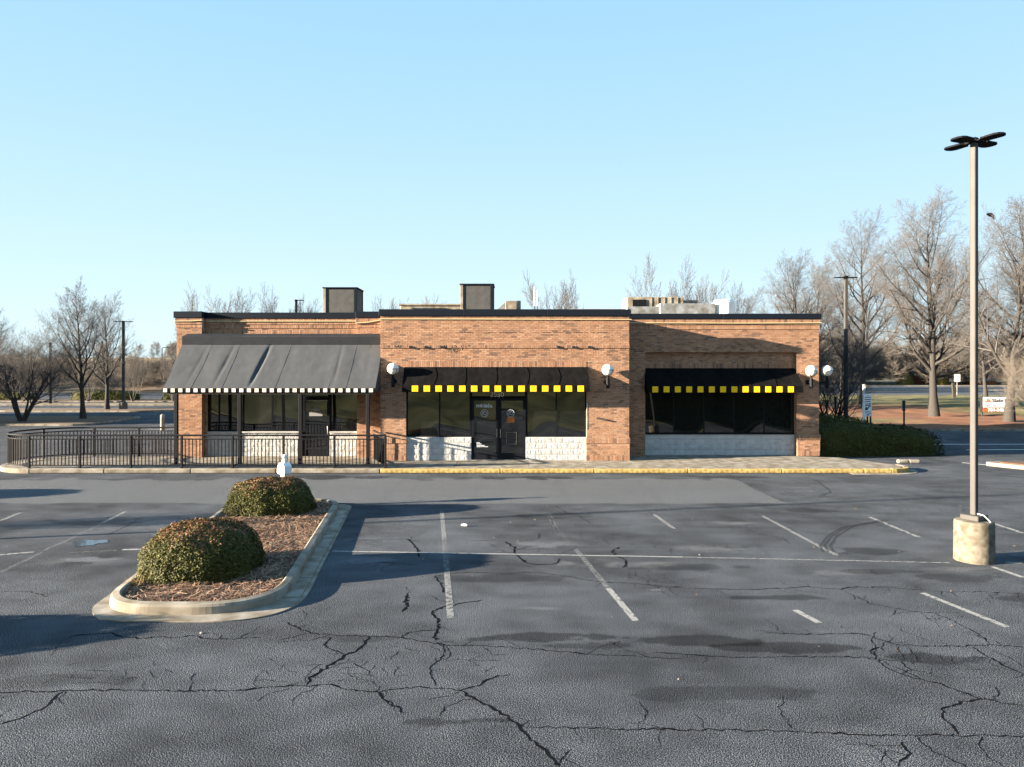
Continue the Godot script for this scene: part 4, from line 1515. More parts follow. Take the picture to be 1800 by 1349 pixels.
	var pr := [Vector2(0.065, 1.12), Vector2(0.065, 1.14), Vector2(0.03, 1.15), Vector2(0.03, 1.165)]
	for i in 9:
		var a := -1.15 + (PI / 2 + 1.15) * i / 8
		pr.append(Vector2(0.062 * cos(a), 1.215 + 0.062 * sin(a)))
	fi.lathe(pr, 16)
	part("finial", fi.mesh(), M.white, body)

# ---------------------------------------------------------------- lamp posts
func lot_lamp(at: Vector3, h: float, heads: Array, turn: float, label: String, base := true, two_tone := 0.0, w := 0.102, scale_head := 1.0) -> void:
	var t := thing("lot_lamp_post", label, "lamp post", at, "parking lot lamp posts")
	var y := 0.0
	if base:
		var b := MB.new()
		b.lathe([Vector2(0.33, 0.0), Vector2(0.325, 0.68), Vector2(0.318, 0.725), Vector2(0.295, 0.75), Vector2(0.0, 0.752)], 40)
		part("concrete_base", b.mesh(), mat(Color(0.20, 0.182, 0.150), 0.95, M.grime, 0.9, M.rough, 0.08), t)
		y = 0.75
		var cv := part("base_cover", bx(-0.165, 0.165, y, y + 0.10, -0.165, 0.165, 0.012), M.bronze, t)
		cv.rotation.y = turn
		part("grout_pad", bx(-0.05, 0.06, y, y + 0.02, 0.2, 0.27, 0.004), M.conc, t)
		var wr := MB.new()
		wr.tube([Vector3(0.0, y + 0.13, 0.09), Vector3(0.07, y + 0.11, 0.17), Vector3(0.13, y + 0.03, 0.22), Vector3(0.15, y + 0.0, 0.23)], [0.008, 0.008, 0.008, 0.008], 6, true)
		part("ground_wire", wr.mesh(), M.white, t)
	if two_tone > 0.0:
		part("pole", bx(-w * 0.5, w * 0.5, y, two_tone, -w * 0.5, w * 0.5, 0.01), M.black, t).rotation.y = turn
		part("pole", bx(-w * 0.47, w * 0.47, two_tone, h, -w * 0.47, w * 0.47, 0.01), M.bronze, t).rotation.y = turn
	else:
		part("pole", bx(-w * 0.5, w * 0.5, y, h, -w * 0.5, w * 0.5, 0.012), M.bronze, t).rotation.y = turn
	part("pole_cap", bx(-w * 0.6, w * 0.6, h, h + 0.1, -w * 0.6, w * 0.6, 0.02), M.head, t).rotation.y = turn
	for a: float in heads:
		var k := scale_head
		var m := MB.new()
		var prof := [[0.08, 0.05], [0.16, 0.06], [0.22, 0.15], [0.50, 0.165], [0.58, 0.13], [0.62, 0.05]]
		for i in prof.size() - 1:
			var p: Array = prof[i]
			var q: Array = prof[i + 1]
			var y0 := 0.05
			m.face(Vector3(p[0], y0 + 0.035, -p[1]), Vector3(q[0], y0 + 0.035 - 0.02 * i / 4.0, -q[1]), Vector3(q[0], y0 + 0.035 - 0.02 * i / 4.0, q[1]), Vector3(p[0], y0 + 0.035, p[1]), Vector3.UP)
			m.face(Vector3(p[0], y0 - 0.03, -p[1]), Vector3(q[0], y0 - 0.03, -q[1]), Vector3(q[0], y0 - 0.03, q[1]), Vector3(p[0], y0 - 0.03, p[1]), Vector3.DOWN)
			for s: float in [-1.0, 1.0]:
				m.face(Vector3(p[0], y0 - 0.03, s * p[1]), Vector3(q[0], y0 - 0.03, s * q[1]), Vector3(q[0], y0 + 0.035, s * q[1]), Vector3(p[0], y0 + 0.035, s * p[1]), Vector3(0, 0, s))
		m.face(Vector3(0.62, 0.02, -0.05), Vector3(0.62, 0.02, 0.05), Vector3(0.62, 0.085, 0.05), Vector3(0.62, 0.085, -0.05), Vector3.RIGHT)
		var hd := part("lamp_head", m.mesh(), M.head, t, Vector3(0, h, 0))
		hd.rotation = Vector3(0, a, 0)
		hd.scale = Vector3(k, k * 0.55, k) * 0.86
		var sen := MB.new()
		sen.tube([Vector3(0.2, 0.08, 0.0), Vector3(0.2, 0.17, 0.0)], [0.028, 0.024], 8, true)
		part("photocell", sen.mesh(), M.grey_metal, hd)

func poles() -> void:
	lot_lamp(V(8.53, 0, 13.12), 7.70, [0.42, 0.42 + PI / 2, 0.42 + PI, 0.42 + 1.5 * PI], deg_to_rad(28), "tall bronze lamp post with four flat heads on a round concrete base")
	lot_lamp(V(-22.0, 0, 12.4), 7.70, [0.4, 0.4 + PI], deg_to_rad(20), "tall bronze lamp post whose long thin shadow crosses the lot")
	lot_lamp(V(15.5, 0, 33.0), 7.80, [0.0, PI], 0.0, "slim lamp post with black lower half behind the hedge", false, 4.68, 0.15)
	lot_lamp(V(-33.9, 0, 62.0), 7.75, [0.15, PI + 0.15], 0.2, "bronze lamp post on a pale concrete base among the bare trees", true, 0.0, 0.2, 1.5)
	lot_lamp(V(-47.4, 0, 73.0), 6.3, [0.1, PI + 0.1], 0.2, "dark lamp post by the far clipped hedge", false, 5.0, 0.2, 1.2)
	lot_lamp(V(-16.7, 0, 55.0), 8.9, [-0.3], 0.2, "lamp post rising behind the restaurant roof", false, 8.0, 0.2, 1.2)

# ---------------------------------------------------------------- bare trees
# P: levels, n children, angle, ratio, first, wander, up
func branch(mt: MB, mc: MB, p: Vector3, dir: Vector3, length: float, r0: float, lv: int, P: Dictionary, r: RandomNumberGenerator) -> void:
	r0 = maxf(r0, P.get("thin", 0.006))
	var last: int = P.levels
	var mb := mt if lv <= 1 else mc
	var nseg: int = [8, 6, 4, 3, 2, 1][lv]
	var sides: int = [9, 6, 4, 3, 3, 3][lv]
	var pts := [p]
	var rad := [r0]
	var d := dir
	var wander: float = P.wander[lv]
	var up: float = P.up[lv]
	var tip := 0.12 if lv > 0 else 0.10
	for i in nseg:
		d = (d + Vector3(r.randf_range(-1, 1), r.randf_range(-1, 1), r.randf_range(-1, 1)) * wander + Vector3(0, up, 0)).normalized()
		p += d * (length / nseg)
		pts.append(p)
		var t := float(i + 1) / nseg
		rad.append(maxf(r0 * lerpf(1.0, tip, pow(t, 0.8)), 0.0022))
	if lv == 0:
		rad[0] = r0 * 1.35
	if lv >= 4:
		# a twig is a slim pointed spike
		for i in pts.size() - 1:
			var a: Vector3 = pts[i]
			var b: Vector3 = pts[i + 1]
			var u: Vector3 = (b - a).cross(Vector3(0.3, 0.5, 0.8)).normalized() * rad[i]
			var w := (b - a).normalized().cross(u)
			var s := mb.v.size()
			var q := [u, u * -0.5 + w * 0.866, u * -0.5 - w * 0.866]
			for k in 3:
				mb.v.append(a + q[k]); mb.n.append(q[k].normalized()); mb.c.append(mb.col)
			mb.v.append(b); mb.n.append((b - a).normalized()); mb.c.append(mb.col)
			for k in 3:
				mb.ix.append(s + k); mb.ix.append(s + 3); mb.ix.append(s + (k + 1) % 3)
	else:
		mb.tube(pts, rad, sides)
	if lv >= last:
		return
	var n: int = P.n[lv]
	var az := r.randf() * TAU
	for k in n:
		var t := lerpf(P.first[lv], 1.0, (k + r.randf() * 0.9) / n)
		var fi := t * nseg
		var i := mini(int(fi), nseg - 1)
		var at: Vector3 = pts[i].lerp(pts[i + 1], fi - i)
		var rr := lerpf(rad[i], rad[i + 1], fi - i)
		var ax: Vector3 = (pts[i + 1] - pts[i]).normalized()
		az += 2.4 + r.randf_range(-0.5, 0.5)
		var u := ax.cross(Vector3(0.17, 0.31, 0.93)).normalized()
		var w := ax.cross(u)
		var ang: float = P.ang[lv] * r.randf_range(0.7, 1.25) * lerpf(1.15, 0.6, t)
		var dd := (ax * cos(ang) + (u * cos(az) + w * sin(az)) * sin(ang)).normalized()
		var l: float = length * P.ratio[lv] * lerpf(1.0, P.taper[lv], t) * r.randf_range(0.7, 1.2)
		branch(mt, mc, at, dd, l, minf(rr * 0.72, l * P.thick), lv + 1, P, r)

func tree_mesh(sd: int, h: float, P: Dictionary) -> Array:
	var r := RandomNumberGenerator.new()
	r.seed = sd
	var mt := MB.new()
	var mc := MB.new()
	var stems: int = P.get("stems", 1)
	for s in stems:
		var a := TAU * s / stems + r.randf() * 0.6
		var lean: float = P.get("lean", 0.0)
		var dir := Vector3(cos(a) * lean, 1.0, sin(a) * lean).normalized()
		branch(mt, mc, Vector3(cos(a), -0.02, sin(a)) * (0.12 if stems > 1 else 0.0), dir, h * (r.randf_range(0.75, 1.0) if stems > 1 else 0.92), h * P.trunk, 0, P, r)
	return [mt.mesh(), mc.mesh()]

var OAK := {"levels": 5, "n": [26, 11, 7, 6, 4], "ang": [1.05, 0.85, 0.8, 0.75, 0.7], "ratio": [0.58, 0.50, 0.52, 0.5, 0.55], "taper": [0.36, 0.6, 0.6, 0.7, 0.7], "first": [0.2, 0.2, 0.15, 0.15, 0.2], "wander": [0.06, 0.16, 0.2, 0.24, 0.2, 0.1], "up": [0.05, 0.10, 0.06, 0.03, 0.02, 0.0], "trunk": 0.0205, "thick": 0.024}
var MAPLE := {"levels": 5, "n": [22, 9, 7, 5, 4], "ang": [0.95, 0.75, 0.7, 0.7, 0.7], "ratio": [0.66, 0.5, 0.5, 0.5, 0.5], "taper": [0.34, 0.6, 0.6, 0.7, 0.7], "first": [0.22, 0.2, 0.15, 0.15, 0.2], "wander": [0.04, 0.13, 0.18, 0.22, 0.2, 0.1], "up": [0.05, 0.16, 0.09, 0.05, 0.02, 0.0], "trunk": 0.021, "thick": 0.022}
var MYRTLE := {"levels": 4, "n": [9, 7, 6, 5, 3], "ang": [0.55, 0.6, 0.6, 0.6, 0.6], "ratio": [0.5, 0.5, 0.5, 0.45, 0.4], "taper": [0.6, 0.7, 0.7, 0.7, 0.7], "first": [0.35, 0.25, 0.2, 0.2, 0.2], "wander": [0.09, 0.14, 0.18, 0.2, 0.2, 0.1], "up": [0.08, 0.12, 0.08, 0.05, 0.03, 0.0], "trunk": 0.0095, "thick": 0.024, "thin": 0.008, "stems": 5, "lean": 0.38}
var SPREAD := {"levels": 5, "n": [10, 8, 6, 4, 3], "ang": [0.7, 0.75, 0.75, 0.7, 0.7], "ratio": [0.62, 0.55, 0.5, 0.45, 0.4], "taper": [0.7, 0.7, 0.7, 0.7, 0.7], "first": [0.25, 0.2, 0.2, 0.2, 0.2], "wander": [0.1, 0.16, 0.2, 0.22, 0.2, 0.1], "up": [0.05, 0.08, 0.05, 0.03, 0.02, 0.0], "trunk": 0.015, "thick": 0.022, "stems": 8, "lean": 0.36}

var BRUSH := {"levels": 4, "n": [20, 10, 8, 6], "ang": [0.95, 0.8, 0.8, 0.75], "ratio": [0.6, 0.5, 0.5, 0.5], "taper": [0.45, 0.6, 0.6, 0.7], "first": [0.1, 0.15, 0.15, 0.15], "wander": [0.06, 0.16, 0.2, 0.24, 0.2], "up": [0.05, 0.12, 0.08, 0.04, 0.02], "trunk": 0.02, "thick": 0.03, "thin": 0.02}

var pool := {}

func ensure(kind: String) -> void:
	if not pool.has(kind):
		var spec: Array = {"oak_a": [101, 16.0, OAK], "oak_b": [202, 16.0, OAK], "oak_c": [305, 16.0, OAK], "maple_a": [17, 10.0, MAPLE], "maple_b": [29, 10.0, MAPLE], "myrtle_a": [41, 6.0, MYRTLE], "myrtle_b": [43, 6.0, MYRTLE], "spread": [61, 6.0, SPREAD], "brush": [71, 10.0, BRUSH], "brush_b": [73, 10.0, BRUSH]}[kind]
		pool[kind] = tree_mesh(spec[0], spec[1], spec[2]) + [spec[1]]
		var box: AABB = pool[kind][1].get_aabb()
		pool[kind][2] = box.end.y

func tree(kind: String, called: String, label: String, at: Vector3, h: float, turn: float, group: String, bark: Material = null, twig: Material = null, wide := 1.0) -> Node3D:
	ensure(kind)
	var t := thing(called, label, "tree", at, group)
	var s: float = h / pool[kind][2]
	t.rotation.y = turn
	part("trunk", pool[kind][0], bark if bark else M.bark, t).scale = Vector3(s * wide, s, s * wide)
	part("crown", pool[kind][1], twig if twig else M.twig, t).scale = Vector3(s * wide, s, s * wide)
	return t

func wood(called: String, label: String, kinds: Array, spots: Array, m: Material) -> void:
	# a far wood that reads as one mass
	for k in kinds.size():
		ensure(kinds[k])
		var mm := MultiMesh.new()
		mm.transform_format = MultiMesh.TRANSFORM_3D
		mm.mesh = pool[kinds[k]][1]
		var mine := []
		for i in spots.size():
			if i % kinds.size() == k:
				mine.append(spots[i])
		mm.instance_count = mine.size()
		for i in mine.size():
			var s: float = mine[i][3] / pool[kinds[k]][2]
			mm.set_instance_transform(i, Transform3D(Basis(Vector3.UP, mine[i][4]).scaled(Vector3(s * 1.3, s, s * 1.3)), V(mine[i][0], mine[i][1], mine[i][2])))
		var o := MultiMeshInstance3D.new()
		o.multimesh = mm
		o.material_override = m
		o.name = numbered(called)
		add_child(o)
		o.set_meta("kind", "stuff")
		o.set_meta("label", label)
		o.set_meta("category", "woods")

# ---------------------------------------------------------------- towards the road
func land(called: String, x0: float, x1: float, d0: float, d1: float, nx: int, nd: int, hf: Callable, cf: Callable) -> MeshInstance3D:
	var g := MB.new()
	for j in nd + 1:
		for i in nx + 1:
			var x := lerpf(x0, x1, float(i) / nx)
			var d := lerpf(d0, d1, float(j) / nd)
			var e := 0.3
			var n := Vector3(hf.call(x - e, d) - hf.call(x + e, d), 2 * e, hf.call(x, d + e) - hf.call(x, d - e)).normalized()
			g.v.append(V(x, hf.call(x, d), d)); g.n.append(n); g.c.append(cf.call(x, d))
	for j in nd:
		for i in nx:
			var p := j * (nx + 1) + i
			var q := p + nx + 1
			g.ix.append(p); g.ix.append(q + 1); g.ix.append(p + 1)
			g.ix.append(p); g.ix.append(q); g.ix.append(q + 1)
	return struct(called, g.mesh(), M.terrain)

func right_side() -> void:
	var f := FastNoiseLite.new()
	f.seed = 21
	f.frequency = 0.25
	f.fractal_octaves = 4
	var trunks := [Vector2(30.6, 51.5), Vector2(31.9, 45.6), Vector2(28.6, 58.0)]
	land("grass_verge", 19.0, 110.0, 41.2, 96.0, 180, 110, func(x: float, d: float) -> float:
		return 0.10 + 0.10 * smoothstep(41.2, 44.0, d) + 0.45 * smoothstep(52.0, 66.0, d) * (1.0 - smoothstep(78.0, 96.0, d)) + 0.14 * f.get_noise_2d(x, d)
	, func(x: float, d: float) -> Color:
		var n := f.get_noise_2d(x * 2.0, d * 2.0)
		var s := 0.0
		for t: Vector2 in trunks:
			s = maxf(s, 1.0 - smoothstep(2.5, 5.5, Vector2((x - t.x) * 0.6, d - t.y).length() + 1.5 * n))
		s = maxf(s, (1.0 - smoothstep(43.5, 47.0, d + 3.0 * n)))
		var grass := Color(0.125, 0.125, 0.038).lerp(Color(0.19, 0.155, 0.07), clampf(0.5 + n, 0, 1))
		return grass.lerp(Color(0.23, 0.10, 0.052) * (1.0 + 0.5 * n), s))
	# kerb along the drive
	var kerb := MB.new()
	kerb.box(V(19.0, 0, 41.2), V(110, 0.13, 41.0))
	kerb.box(V(18.85, 0, 60.0), V(19.0, 0.13, 41.0))
	struct("kerb", kerb.mesh(), M.conc)
	var road := MB.new()
	road.quad(V(16, 0.01, 97), V(400, 0.01, 97), V(400, 0.01, 160), V(16, 0.01, 160))
	struct("road", road.mesh(), mat(Color(0.085, 0.087, 0.092), 0.85, M.speck, 0.6))
	var pv := MB.new()
	pv.box(V(16, 0, 97.0), V(400, 0.14, 96.0))
	pv.box(V(16, 0, 164.0), V(400, 0.14, 160.0))
	pv.box(V(16, 0, 128.0), V(400, 0.14, 126.0))
	struct("pavement", pv.mesh(), M.conc)
	var ln := MB.new()
	ln.quad(V(19, 0.016, 33.6), V(26, 0.016, 33.6), V(26, 0.016, 33.75), V(19, 0.016, 33.75))
	ln.quad(V(20, 0.016, 31.2), V(30, 0.016, 31.8), V(30, 0.016, 31.95), V(20, 0.016, 31.35))
	ln.quad(V(17.0, 0.016, 26.9), V(19.2, 0.016, 24.3), V(19.3, 0.016, 24.35), V(17.1, 0.016, 26.95))
	struct("drive_markings", ln.mesh(), M.paint0 if M.has("paint0") else M.paint)
	# small kerbed island at the drive
	var ki := fillet([[17.3, 26.4, 0.6], [18.4, 24.7, 0.8], [24.0, 24.7, 0.5], [24.0, 26.6, 0.5]], 6)
	var k1 := MB.new()
	k1.prism(ki, 0.0, 0.13)
	var isl := struct("planting_island", k1.mesh(), M.conc)
	var k2 := MB.new()
	k2.prism(fillet([[17.75, 26.25, 0.5], [18.6, 24.95, 0.6], [23.8, 24.95, 0.4], [23.8, 26.4, 0.4]], 6), 0.13, 0.15)
	part("mulch", k2.mesh(), mat(Color(0.15, 0.08, 0.045), 1.0, M.speck, 1.0), isl)
	var ws := thing("wheel_stop", "weathered concrete wheel stop lying by the end of the hedge", "wheel stop", V(15.0, 0, 26.9))
	var wm := MB.new()
	for s: Array in [[-0.42, -0.02], [0.0, 0.40]]:
		wm.cbox(Vector3(s[0], 0.0, -0.09), Vector3(s[1], 0.14, 0.09), 0.035)
	part("stop_body", wm.mesh(), M.conc, ws)
	# hedges in the shade of the building
	var h1 := thing("clipped_hedge", "dark rounded hedge along the pavement at the building corner", "hedge", V(15.0, 0.0, 29.75))
	leafy(h1, Vector3.ZERO, 2.95, 1.40, 0.85, 4.0, 15000, 0.045, 14, 0.0, 0.09, 0.22)
	var h2 := thing("clipped_hedge", "taller dark hedge behind the rounded hedge beside the building", "hedge", V(14.4, 0.0, 32.2))
	leafy(h2, Vector3.ZERO, 2.3, 1.75, 0.75, 4.0, 9000, 0.05, 15, 0.0, 0.0, 0.3)
	# sign posts
	var post := func(x: float, d: float, top: float, pw: float, p0: float, p1: float, label: String, front: bool) -> Node3D:
		var t := thing("sign_post", label, "sign", V(x, 0, d))
		part("post", bx(-0.03, 0.03, 0, top, -0.02, 0.02), M.rail, t)
		part("panel", bx(-pw * 0.5, pw * 0.5, p0, p1, -0.035, -0.021, 0.003) if front else bx(-pw * 0.5, pw * 0.5, p0, p1, 0.021, 0.033, 0.003), M.white if front else M.grey_metal, t)
		return t
	var sp: Node3D = post.call(15.6, 31.2, 2.4, 0.36, 1.5, 2.48, "white notice sign with a dark pictogram on a black post behind the hedge", true)
	var ink := mat(Color(0.03, 0.03, 0.04), 0.7)
	var im := MB.new()
	for s: Array in [[-0.04, 2.40, 0.04, 2.415], [-0.13, 2.32, 0.14, 2.35], [-0.14, 2.22, 0.14, 2.255], [-0.13, 2.13, 0.12, 2.165], [-0.14, 2.06, 0.06, 2.08], [-0.10, 1.84, 0.05, 2.02], [0.07, 1.90, 0.12, 2.09], [-0.12, 1.77, 0.0, 1.84], [-0.12, 1.70, 0.12, 1.72], [-0.12, 1.64, 0.04, 1.66], [0.06, 1.61, 0.13, 1.65], [-0.05, 1.54, 0.05, 1.59]]:
		im.box(V(s[0], s[1], -0.036), V(s[2], s[3], -0.039))
	part("print", im.mesh(), ink, sp)
	var dm := MB.new()
	dm.tube([V(-0.025, 1.93, -0.036), V(-0.025, 1.93, -0.042)], [0.045, 0.045], 14, true)
	part("print_circle", dm.mesh(), M.white, sp)
	post.call(17.1, 31.0, 2.2, 0.16, 1.75, 2.2, "narrow sign back on a dark post at the tip of the hedge", false)
	post.call(16.9, 33.5, 2.25, 0.14, 1.7, 2.25, "narrow sign back on a dark post behind the hedge near the notice sign", false)
	post.call(14.8, 32.5, 2.3, 0.16, 1.7, 2.3, "narrow sign back on a dark post beside the many-stemmed tree", false)
	var wpst := thing("white_marker_post", "slim white marker post behind the notice sign", "post", V(20.6, 0, 41.6))
	part("post", bx(-0.07, 0.07, 0, 2.7, -0.05, 0.05, 0.01), M.white, wpst)
	# insurance office sign
	var sf := thing("office_sign", "white office sign with a rusty phone number strip beside the tree", "sign", V(35.5, 0.2, 52.0))
	part("sign_post", bx(-1.16, -1.06, 0, 1.5, -0.05, 0.05), M.bronze, sf)
	part("sign_post", bx(1.06, 1.16, 0, 1.5, -0.05, 0.05), M.bronze, sf)
	part("frame", bx(-1.22, 1.22, 0.28, 1.42, -0.10, 0.06, 0.01), M.black, sf)
	part("panel", bx(-1.10, 1.20, 0.62, 1.38, -0.13, -0.10, 0.005), M.white, sf)
	part("number_strip", bx(-1.12, 1.20, 0.29, 0.58, -0.13, -0.10, 0.005), mat(Color(0.28, 0.09, 0.03), 0.8), sf)
	var t1 := lettering(sf, "lettering", "State Farm", 0.26, Vector3(0.38, 1.12, 0.14), mat(Color(0.06, 0.06, 0.06), 0.8), true)
	t1.scale = Vector3(0.92, 1, 1)
	lettering(sf, "phone_number", "704-846-21", 0.235, Vector3(0.05, 0.435, 0.14), M.white, true)
	var ov := MB.new()
	for s: Array in [[-0.78, 1.18], [-0.90, 1.05], [-0.66, 1.05]]:
		var q := []
		var rr := []
		for i in 17:
			var a := TAU * i / 16
			q.append(Vector3(s[0] + 0.085 * cos(a), s[1] + 0.055 * sin(a), 0.135)); rr.append(0.02)
		ov.tube(q, rr, 6)
	part("logo", ov.mesh(), mat(Color(0.34, 0.10, 0.05), 0.8), sf)
	var bl := MB.new()
	var r := RandomNumberGenerator.new()
	r.seed = 5
	var x := -0.9
	while x < 0.9:
		var w := r.randf_range(0.03, 0.07)
		bl.box(Vector3(x, 0.70, 0.13), Vector3(x + w, 0.70 + (0.07 if r.randf() < 0.8 else 0.1), 0.134))
		x += w + (0.025 if r.randf() < 0.85 else 0.1)
	part("small_lettering", bl.mesh(), mat(Color(0.12, 0.12, 0.14), 0.8), sf)
	# trees
	var g := "tall bare trees on the verge by the road"
	tree("oak_a", "bare_tree", "tall bare tree on the pine straw bed nearest the notice sign", V(30.6, 0.15, 51.5), 16.8, 0.3, g)
	tree("oak_b", "bare_tree", "tall bare tree whose trunk hides the end of the office sign", V(31.9, 0.15, 45.6), 16.2, 1.7, g)
	tree("oak_c", "bare_tree", "tall bare tree directly behind the white notice sign", V(28.6, 0.2, 58.0), 16.6, 4.0, g)
	tree("oak_a", "bare_tree", "bare tree rising over the restaurant corner behind the many-stemmed tree", V(29.0, 0.2, 68.0), 14.5, 2.6, g)
	tree("oak_b", "bare_tree", "bare tree standing far back by the road kerb", V(52.0, 0.1, 78.0), 14.0, 5.0, g)
	tree("oak_c", "bare_tree", "bare tree beyond the office sign with tangled upper limbs", V(46.0, 0.1, 62.0), 16.5, 0.9, g)
	tree("oak_b", "bare_tree", "slender bare tree farther along the road verge", V(38.5, 0.1, 83.0), 13.5, 3.3, g)
	tree("oak_a", "bare_tree", "bare tree between the many-stemmed tree and the tree behind the notice sign", V(24.5, 0.15, 61.0), 14.0, 5.6, g)
	tree("oak_c", "bare_tree", "bare tree in the gap beside the tree on the pine straw bed", V(35.5, 0.15, 60.0), 15.5, 2.2, g)
	tree("oak_b", "bare_tree", "bare tree close behind the restaurant corner, lower than its neighbours", V(21.5, 0.1, 66.0), 11.5, 1.1, g)
	tree("oak_a", "bare_tree", "bare tree past the office sign, half out of view", V(41.0, 0.15, 54.0), 17.0, 3.9, g)
	tree("spread", "many_stemmed_tree", "many-stemmed bare tree behind the hedge at the building corner", V(15.35, 0, 34.5), 6.6, 0.4, "", M.bark, M.twig)
	tree("spread", "many_stemmed_tree", "small bare tree with pale fine twigs beyond the tall lamp post", V(31.3, 0.15, 42.4), 5.4, 2.1, "", M.bark, M.twig_l)
	# the bird sits on the twig closest to where it is seen
	var perch := Vector3.ZERO
	var best := 1e9
	var seat := V(30.9, 13.7, 45.6)
	var sc: float = 16.2 / pool["oak_b"][2]
	var xf := Transform3D(Basis(Vector3.UP, 1.7).scaled(Vector3.ONE * sc), V(31.9, 0.15, 45.6))
	for p: Vector3 in pool["oak_b"][1].surface_get_arrays(0)[Mesh.ARRAY_VERTEX]:
		var q := xf * p
		if q.distance_squared_to(seat) < best:
			best = q.distance_squared_to(seat)
			perch = q
	var nest := thing("bird", "dark bird perched high in the bare tree by the office sign", "bird", perch)
	var nm := MB.new()
	nm.tube([Vector3(-0.32, 0.12, 0), Vector3(-0.2, 0.1, 0), Vector3(0, 0.05, 0), Vector3(0.12, -0.05, 0), Vector3(0.2, -0.25, 0)], [0.01, 0.09, 0.13, 0.08, 0.02], 8, true)
	part("body", nm.mesh(), M.head, nest)
	var lp := thing("leaning_post", "short dark leaning post on the grass by the road", "post", V(47.3, 0.3, 76.0))
	part("post", bx(-0.15, 0.15, 0, 1.9, -0.1, 0.1, 0.02), M.bark, lp).rotation.z = 0.07
	# houses and bushes across the road
	house(V(110.5, 0, 190.0), 9.0, 3.2, 3.0, Color(0.26, 0.085, 0.045), "low brick house with grey roof across the road", true)
	house(V(121.5, 0, 185.0), 4.6, 5.2, 2.0, Color(0.55, 0.56, 0.58), "pale sided building with a brick foot across the road", false)
	for s: Array in [[98.5, 178.0, 1.8, 3.0, "yellow green bush on the far side of the road"], [107.5, 178.0, 1.4, 2.5, "smaller yellow green bush beside the brick house"]]:
		var b := thing("roadside_bush", s[4], "bush", V(s[0], 0, s[1]))
		leafy(b, Vector3.ZERO, s[2], s[3], s[2], 2.3, 5000, 0.16, 77, 0.0)
		for ch in b.get_children():
			if ch.name == "foliage":
				ch.material_override = M.bush_y
	var rs := thing("road_sign", "white road sign on a slim post across the road", "sign", V(62.0, 0, 99.0))
	part("post", bx(-0.04, 0.04, 0, 3.0, -0.04, 0.04), M.grey_metal, rs)
	part("panel", bx(-0.4, 0.4, 2.0, 3.0, -0.06, -0.04), M.white, rs)
	var spots := []
	r.seed = 91
	for i in 340:
		spots.append([r.randf_range(52, 190), -0.3, r.randf_range(172, 225), r.randf_range(8.0, 15.0), r.randf() * TAU])
	for i in 50:
		spots.append([r.randf_range(14, 60), -0.3, r.randf_range(105, 170), r.randf_range(7.0, 12.0), r.randf() * TAU])
	wood("woodland", "brown bare woodland beyond the road", ["brush", "brush_b"], spots, M.brown_twig)

func house(at: Vector3, w: float, h: float, rh: float, c: Color, label: String, gable: bool) -> void:
	var t := thing("house", label, "house", at)
	part("wall", bx(-w / 2, w / 2, 0, h, -3, 3), mat(c, 0.9, M.soft, 0.5), t)
	var m := MB.new()
	var e := 0.4
	m.face(V(-w / 2 - e, h, -3.4), V(w / 2 + e, h, -3.4), V(w / 2 + e, h + rh, 0), V(-w / 2 - e, h + rh, 0), Vector3(0, 1, 1))
	m.face(V(-w / 2 - e, h, 3.4), V(w / 2 + e, h, 3.4), V(w / 2 + e, h + rh, 0), V(-w / 2 - e, h + rh, 0), Vector3(0, 1, -1))
	m.tri(V(-w / 2, h, 3), V(-w / 2, h, -3), V(-w / 2, h + rh, 0))
	m.tri(V(w / 2, h, -3), V(w / 2, h, 3), V(w / 2, h + rh, 0))
	part("roof", m.mesh(), mat(Color(0.09, 0.095, 0.10), 0.9), t)
	if gable:
		part("chimney", bx(-w / 2 - 0.9, -w / 2 - 0.1, 0, h + rh + 1.4, -1, 0.2), mat(c * 1.2, 0.9), t)
		for x: float in [-2.6, 0.0, 2.6]:
			part("window", bx(x - 0.6, x + 0.6, 1.0, 2.4, -3.06, -3.0), M.frame, t)
	else:
		part("foot", bx(-w / 2 - 0.1, w / 2 + 0.1, 0, 0.9, -3.1, 3.1), mat(Color(0.33, 0.13, 0.06), 0.9), t)
		for i in 6:
			part("siding", bx(-w / 2, w / 2, 1.1 + i * 0.68, 1.4 + i * 0.68, -3.08, -3.0), mat(Color(0.30, 0.33, 0.38), 0.8) if i % 2 else M.white, t)

